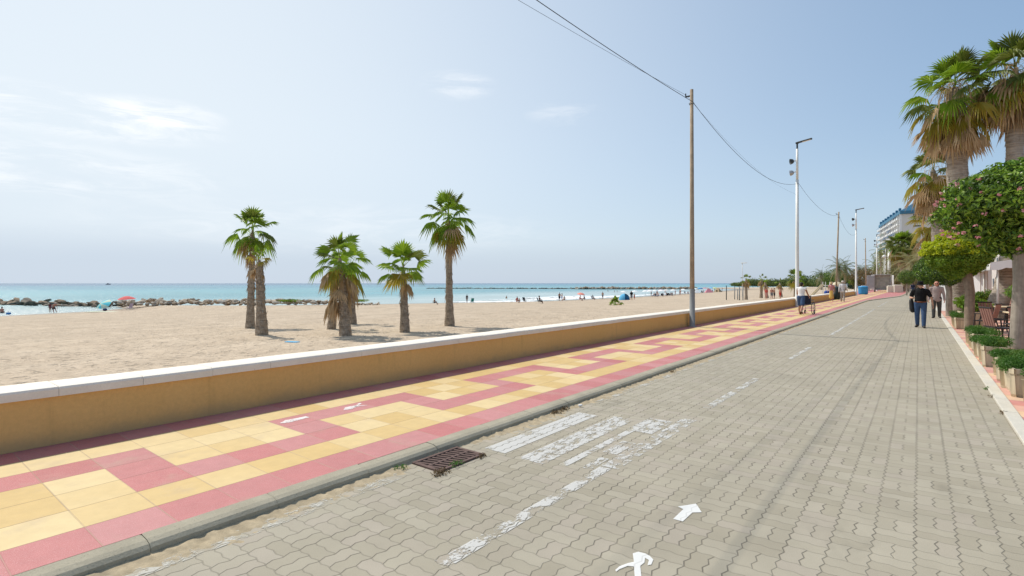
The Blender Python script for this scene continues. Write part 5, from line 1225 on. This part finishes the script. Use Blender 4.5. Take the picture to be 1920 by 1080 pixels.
# ------------------------------------------------------------------ tower block
M_bw = plain('pale_render', (.62, .60, .57), .85, .06, .3, .1, 3); M_bw2 = plain('balcony_white', (.72, .72, .72), .8, .06, .4, 0); M_win = plain('dark_window', (.035, .05, .06), .2, .1, .5, 0, 5, .6); M_bl = plain('blue_metal_roof', (.05, .165, .27), .5, .08, .5, 0); M_awn = plain('blue_awning', (.06, .20, .42), .75, .1, .5, 0); M_gr = plain('green_awning', (.16, .34, .26), .75, .1, .5, 0); M_rec = plain('loggia_shade', (.42, .42, .42), .9, .05, .5, 0)
A = Vector((*at_d(1691, 280), 0)); Bv = Vector((*at_d(1651, 350), 0)); ex = (Bv - A).normalized(); ey = Vector((ex.y, -ex.x, 0)); LB = (Bv - A).length; DB = 24.0; HB = Z(401, 280)
r = empty('tower_block', A, math.atan2(ex.y, ex.x), 'tall white apartment tower with blue roof and rows of balconies', 'apartment block')
# local frame: x along the sea-facing facade away from the viewer, y away from the sea is negative
NB, NF = 14, 13; fh = HB / NF
m = MB(); m.box((LB / 2, -DB / 2, HB / 2), (LB, DB, HB)); m.build('walls', M_bw, r)
m = MB(); m.bbox((LB / 2, -DB / 2, HB + .8), (LB + 2.0, DB + 2.0, 1.9), .2); m.add([(-.6, .6, HB + 1.76), (LB + .6, .6, HB + 1.76), (LB + .6, -DB - .6, HB + 1.76), (-.6, -DB - .6, HB + 1.76), (3, -6, HB + 6.2), (LB - 3, -6, HB + 6.2), (LB - 3, -DB + 6, HB + 6.2), (3, -DB + 6, HB + 6.2)], [(0, 4, 5, 1), (1, 5, 6, 2), (2, 6, 7, 3), (3, 7, 4, 0), (4, 7, 6, 5)]); m.build('roof', M_bl, r)
m = MB()
for k in range(8): m.bbox((4 + k * (LB - 8) / 7, .3, HB + 2.6), (1.2, 1.2, 2.0), .2)
m.build('roof_turrets', M_bl, r)
rng2 = random.Random(4)
for f in range(NF):
    z = f * fh
    m = MB(); m.box((LB / 2, .045, z + fh * .62), (LB - .6, .09, fh * .62)); o = m.build('loggia', M_rec, r)  # flat grey panel; shade of the loggia recess is put into its colour
    g1 = MB(); 
    for b in range(NB): x0 = (b + .5) * LB / NB; g1.box((x0, .11, z + fh * .58), (LB / NB * .55, .05, fh * .55))
    g1.build('window', M_win, r)
    m = MB(); 
    for b in range(NB):
        x0 = (b + .5) * LB / NB; bw = LB / NB * (.70 if (b + f) % 3 else .50); m.bbox((x0, 1.0, z + .12), (bw, 1.9, .24), .03); m.bbox((x0, 1.92, z + .66), (bw, .12, .85), .03); m.bbox((x0 - LB / NB * .48, .5, z + 1.5), (.35, 1.0, 3.0), .03)
    m.build('balcony', M_bw2, r)
    a1 = MB(); a2 = MB()
    for b in range(NB):
        x0 = (b + .5) * LB / NB; q = rng2.random()
        if q < .45: (a1 if q < .33 else a2).box((x0, 1.75, z + fh * .74), (LB / NB * .8, 1.5, .10), Matrix.Rotation(R(-38), 3, 'X'))
    if a1.v: a1.build('awning', M_awn, r)
    if a2.v: a2.build('awning', M_gr, r)
for yy, nf0 in ((-DB * .56, 2), (-DB * .76, 6)):
    for f in range(nf0, NF): MB().box((-.03, yy, f * fh + 2.0), (.10, .75, .85)).build('window', M_win, r)
for f in (NF - 1, NF - 3): MB().box((-.03, -DB * .27, f * fh + 2.2), (.10, 3.2, .7)).build('window', M_win, r)

# ------------------------------------------------------------------ cafe terrace
M_pl = plain('cast_concrete_planter', (.66, .56, .40), .85, .16, 3, .4, 30, .2, 0, .28)
def planter_mesh(x, y, w, l, h):
    m = MB(); n = 0
    def ring(sx, sy, z, c=.05): 
        p = []
        for a, b in ((1, 1), (-1, 1), (-1, -1), (1, -1)):
            for q in (0, 1):
                u = (sx / 2 - (c if (q == 0) == (a * b > 0) else 0)) * a; v = (sy / 2 - (0 if (q == 0) == (a * b > 0) else c)) * b; p.append((u, v, z))
        return p
    rings = [ring(w * .86, l * .92, 0), ring(w * .90, l * .95, .04), ring(w * .97, l * .975, h - .07), ring(w, l, h - .065), ring(w, l, h), ring(w * .88, l * .94, h), ring(w * .86, l * .93, h - .09)]
    V = [q for r_ in rings for q in r_]; k = 8; fs = [(i * k + j, i * k + (j + 1) % k, (i + 1) * k + (j + 1) % k, (i + 1) * k + j) for i in range(len(rings) - 1) for j in range(k)]
    m.add(V, fs); return m
def tuft(par, rng, w, l, h, hh, mats, n=2600, leaf=.05):
    cl = []
    for k in range(9):
        c = ((rng.random() - .5) * w * .8, (rng.random() - .5) * l * .8, h + hh * rng.uniform(.05, .4)); cl.append((leaf_cloud(rng, n // 9, c, (w * .30, l * .22, hh * .62), leaf, .7, .3, .3, seed=k, flat_to_out=.3), int(rng.random() < .3)))
    crown_mesh(par, cl, mats, 'bedding_plants'); MB().box((0, 0, h - .08), (w * .84, l * .92, .03)).build('soil', M_earth, par)
pg = 'planters along the road edge'
PLN = ((1.10, 9.35, 'concrete planter cut by the edge of the view, nearest of the row'), (1.0, 10.7, 'concrete planter of bright green plants, second nearest'), (1.01, 12.15, 'concrete planter right behind the second nearest one, at the pink flowering tree'), (.96, 14.05, 'stained concrete planter level with the trunk of the pink flowering tree'), (.96, 15.05, 'concrete planter touching the stained one'), (.98, 17.1, 'concrete planter on the near side of the terrace chairs'), (1.0, 18.2, 'concrete planter in front of the brown trunk'), (.98, 24.7, 'reddish concrete planter just beyond the brown trunk'), (1.0, 25.75, 'concrete planter with trailing plants past the brown trunk'), (1.02, 26.9, 'farthest concrete planter of the row by the white screen'))
M_bed = leafmat('bedding_leaf', (.055, .15, .02), (.10, .225, .03), .35, .5); M_bed2 = leafmat('bedding_leaf_pale', (.13, .24, .04), (.16, .26, .05), .35, .5)
for k, (x, y, lb) in enumerate(PLN):
    rng = np.random.default_rng(100 + k); r = empty('planter', (x + .24, y, .026), rng.uniform(-.05, .05), lb, 'planter', pg)
    planter_mesh(0, 0, .48, .92, .40).build('trough', M_pl, r); tuft(r, rng, .46, .88, .40, .13 + .05 * (k % 2), [M_bed, M_bed2], 3600 if k < 5 else 2400)
r = empty('planter', (1.62, 26.4, .026), .1, 'wide tan planter with a leafy shrub beside the brown trunk', 'planter'); planter_mesh(0, 0, .9, 1.0, .55).build('trough', M_pl, r); rng = np.random.default_rng(9); crown_mesh(r, [(leaf_cloud(rng, 1500, (rng.uniform(-.2, .2), rng.uniform(-.2, .2), .74 + .09 * k), (.36, .36, .24), .13, .6, .4), k % 2) for k in range(3)], [M_lf4, M_lf1], 'shrub')
# white screens, canopy
M_scr = plain('white_canvas', (.72, .72, .73), .8, .05, 2, .15, 8); M_can = plain('beige_canvas', (.58, .47, .33), .85, .08, 2, .15, 8)
def screen(label, px, d, w, top):
    x, y = at_d(px, d); r = empty('windbreak_screen', (x, y, .026), R(-42), label, 'screen'); MB().bbox((0, 0, top / 2 + .03), (w, .035, top - .1), .01).build('panel', M_scr, r)
    m = MB(); m.tube([(-w / 2, 0, 0), (-w / 2, 0, top)], .03, 8); m.tube([(w / 2, 0, 0), (w / 2, 0, top)], .03, 8); m.tube([(-w / 2, 0, top), (w / 2, 0, top)], .03, 8); m.build('frame', M_white, r)
screen('white canvas screen standing right behind the bald man', 1771, 29, .48, 2.1); screen('white canvas screen left of the leaning trunk', 1832, 33, .40, 2.55); screen('white canvas screen touching the leaning trunk', 1845, 33.3, .40, 2.55)
x, y = at_d(1787, 27.5); r = empty('folded_parasol', (x, y, .026), 0, 'white folded parasol leaning between two trunks', 'parasol'); rt = Matrix.Rotation(R(7), 3, 'Y'); MB().lathe([(.05, .5), (.13, .7), (.12, 1.2), (.08, 1.9), (.02, 2.1), (.001, 2.12)], (0, 0, 0), 12, 0, rt).build('canopy', M_scr, r, smooth=True); MB().tube([(0, 0, 0), rt @ Vector((0, 0, .6))], .025, 8).build('pole', M_white, r)
r = empty('cafe_canopy', (2.95, 33.5, .026), 0, 'cafe canopy with beige roof and white scalloped valance', 'canopy'); CW, CL = 5.0, 20.0
m = MB(); m.add([(-.25, -.3, 2.62), (CW, -.3, 3.5), (CW, CL, 3.5), (-.25, CL, 2.62), (-.25, -.3, 2.56), (CW, -.3, 3.44), (CW, CL, 3.44), (-.25, CL, 2.56)], [(0, 1, 2, 3), (7, 6, 5, 4), (0, 4, 5, 1), (1, 5, 6, 2), (2, 6, 7, 3), (3, 7, 4, 0)]); m.build('roof', M_can, r)
m = MB(); n = 40
V = []
for k in range(n * 4 + 1):
    t = k / (n * 4); zl = 2.30 - .06 * abs(math.sin(t * n * math.pi)); yy = -.32 + t * (CL + .32); V += [(-.28, yy, 2.60), (-.30, yy, zl)]
m.add(V, [(2 * k, 2 * k + 1, 2 * k + 3, 2 * k + 2) for k in range(n * 4)]); V = []
for k in range(41): t = k / 40; xx = -.28 + t * (CW + .28); V += [(xx, -.33, 2.60 + t * .9), (xx, -.35, 2.26 + t * .9 - .06 * abs(math.sin(t * 10 * math.pi)))]
m.add(V, [(2 * k, 2 * k + 1, 2 * k + 3, 2 * k + 2) for k in range(40)]); m.build('valance', M_scr, r)
for yy in (0, 6.5, 13, 19.5):
    for xx in (0, CW - .2): MB().tube([(xx, yy, 0), (xx, yy, 2.55 + xx * .17)], .045, 10).build('post', M_white, r, smooth=True)
# cafe building behind
r = empty('cafe_building', (8.0, 12, .02), 0, 'low cafe building with dark openings behind the terrace', 'building'); BL = 62.0; mw_ = MB()
mw_.box((4, BL / 2, 4.9), (8, BL, 3.6)); nbay = 12
for k in range(nbay + 1): mw_.box((.25, k * (BL - .6) / nbay + .3, 1.55), (.5, .6, 3.1))
mw_.box((4.6, BL / 2, 1.55), (6.8, BL, 3.1)); mw_.build('walls', plain('warm_render', (.58, .46, .33), .9, .08, 1, .2, 6), r)
for k in range(nbay): MB().box((.9, (k + .5) * (BL - .6) / nbay + .3, 1.35), (.06, BL / nbay - .7, 2.5)).build('window', M_win, r)
MB().bbox((3.9, BL / 2, 6.85), (8.5, BL + .4, .3), .05).build('roof', M_can, r)
# second building row beyond
for k, (x, y, w, l, h, lb) in enumerate(((9, 80, 12, 30, 9, 'pale three-storey house behind the cafe'), (9, 116, 12, 40, 13, 'taller pale house farther along the road'))):
    r = empty('house', (x, y, 0), 0, lb, 'house'); MB().box((w / 2, l / 2, h / 2), (w, l, h)).build('walls', M_bw, r); MB().bbox((w / 2, l / 2, h + .2), (w + .6, l + .6, .4), .08).build('roof', M_can, r)
    for f in range(int(h // 3)):
        for b in range(int(l // 5)): wn = MB().box((-.02, 2.5 + b * 5, f * 3 + 1.7), (.08, 1.4, 1.3)).build('window', M_win, r); MB().bbox((-.06, 2.5 + b * 5, f * 3 + .98), (.2, 1.6, .1), .02).build('sill', M_bw2, wn)
# terrace furniture
M_ch = plain('red_brown_slats', (.30, .155, .125), .6, .2, 8, .2); M_chd = plain('dark_chair_frame', (.035, .028, .026), .5, .1); M_tbl = plain('pale_table_top', (.62, .50, .33), .5, .1, 4, .1)
def terrace_chair(label, x, y, rz):
    r = empty('terrace_chair', (x, y, .026), rz, label, 'chair', 'chairs on the cafe terrace')
    MB().bbox((0, 0, .43), (.48, .46, .03), .008).build('seat', M_chd, r); b = MB(); rt = Matrix.Rotation(R(14), 3, 'X')
    for k in range(5): b.bbox((-.19 + k * .095, -.27, .70), (.07, .02, .52), .005, rt)
    b.build('backrest', M_ch, r); m = MB()
    m.bbox((0, -.335, .97), (.50, .03, .05), .008, rt); m.bbox((0, -.21, .47), (.48, .03, .04), .008, rt); m.tube([(-.25, -.2, .43), (.25, -.2, .43)], .014, 6); m.build('back_rail', M_chd, r)
    for s in (-1, 1):
        MB().bbox((s * .26, -.03, .66), (.05, .46, .03), .008).build('armrest', M_chd, r)
        for a, b_ in (((s * .25, .24, 0), (s * .25, .17, .66)), ((s * .25, -.30, 0), (s * .25, -.20, .45))): MB().tube([a, b_], .018, 8).build('leg', M_chd, r)
    return r
for lb, px, d, rz in (('nearest dark-framed terrace chair with reddish slatted back', 1874, 13.9, 295), ('terrace chair tilted beside the brown trunk', 1847, 16.6, 70), ('terrace chair facing the one by the brown trunk', 1862, 17.6, 215), ('terrace chair behind the grey trunk of the pink flowering tree', 1905, 15.2, 100), ('terrace chair half hidden at the edge of the view', 1926, 14.0, 250), ('terrace chair under the canopy edge', 1880, 24, 90), ('terrace chair close to the leaning trunk', 1850, 21.5, 260)):
    x, y = at_d(px, d); terrace_chair(lb, x, y, R(rz))
def table(label, x, y, w, h=.74):
    r = empty('cafe_table', (x, y, .026), .1, label, 'table', 'cafe tables'); MB().bbox((0, 0, h), (w, w, .04), .012).build('table_top', M_tbl, r); MB().tube([(0, 0, .02), (0, 0, h)], .035, 10).build('leg', M_chd, r)
    m = MB(); m.bbox((0, 0, .02), (.5, .06, .04), .01); m.bbox((0, 0, .024), (.06, .5, .04), .01); m.build('base', M_chd, r)
for lb, px, d, w in (('pale cafe table between the two trunks', 1888, 19.5, .8), ('pale cafe table at the right edge of the view', 1920, 15.5, .8), ('pale cafe table left of the leaning trunk', 1852, 25.5, .8), ('long pale counter table under the canopy', 1878, 29, 1.6)):
    x, y = at_d(px, d); table(lb, x, y, w)
for lb, px, d, py, rx in (('yellow-green potted shrub under the canopy edge', 1853, 30.5, 556, .6), ('leafy potted shrub right of the grey trunk', 1922, 20, 548, .5), ('leafy potted shrub low behind the white screens', 1836, 28.5, 570, .35)):
    x, y = at_d(px, d); r = empty('potted_shrub', (x, y, .026), 0, lb, 'plant'); rng = np.random.default_rng(px); zc = max(.75, Z(py, d)); MB().lathe([(.001, 0), (.2, 0), (.27, .42), (.29, .45), (.24, .44)], (0, 0, 0), 14).build('pot', M_pl, r, smooth=40); crown_mesh(r, [(leaf_cloud(rng, 1500, (0, 0, zc), (rx, rx, .36), .11, .6, .4), 0), (leaf_cloud(rng, 700, (0, 0, zc), (rx, rx, .36), .11, .6, .4), 1)], [M_bed2, M_lf1], 'crown'); MB().tube([(0, 0, .3), (0, 0, zc)], .03, 6).build('stem', M_bark2, r)
# small weeds and litter at the kerb
rng = np.random.default_rng(55); cl = []
for x, y, n, s in ((-3.64, 5.55, 200, .09), (-3.66, 5.75, 140, .07), (-3.62, 3.02, 60, .05), (-3.26, 3.16, 120, .07), (.835, 10.2, 50, .05), (.84, 10.9, 40, .05), (.84, 9.0, 50, .05), (-3.6, 9.4, 60, .06), (-3.3, 3.4, 70, .06), (-3.27, 3.7, 40, .04)):
    cl.append((leaf_cloud(rng, n, (x, y, .015), (s, s * 1.4, .03), .028, .8, .4), int(rng.random() < .5)))
tag(crown_mesh(None, cl, [M_bed, M_lf5], 'kerb_weeds'), kind='stuff')
r = empty('bottle_cap_litter', (-3.56, 6.02, .02), 0, 'small white scrap of litter in the gutter sand', 'litter'); remesh(MB().capsule((-.012, 0, .0), (.016, .01, .006), .018, .015), 'scrap', white_c, .006, r)
t_ = empty('beach_towel', on_sand(548, 642) + Vector((0, 0, .012)), R(20), 'pale blue scrap of cloth lying on the sand near the palms', 'cloth'); MB().bbox((0, 0, 0.0), (.42, .16, .03), .01).build('cloth', fab['skyblue'], t_)
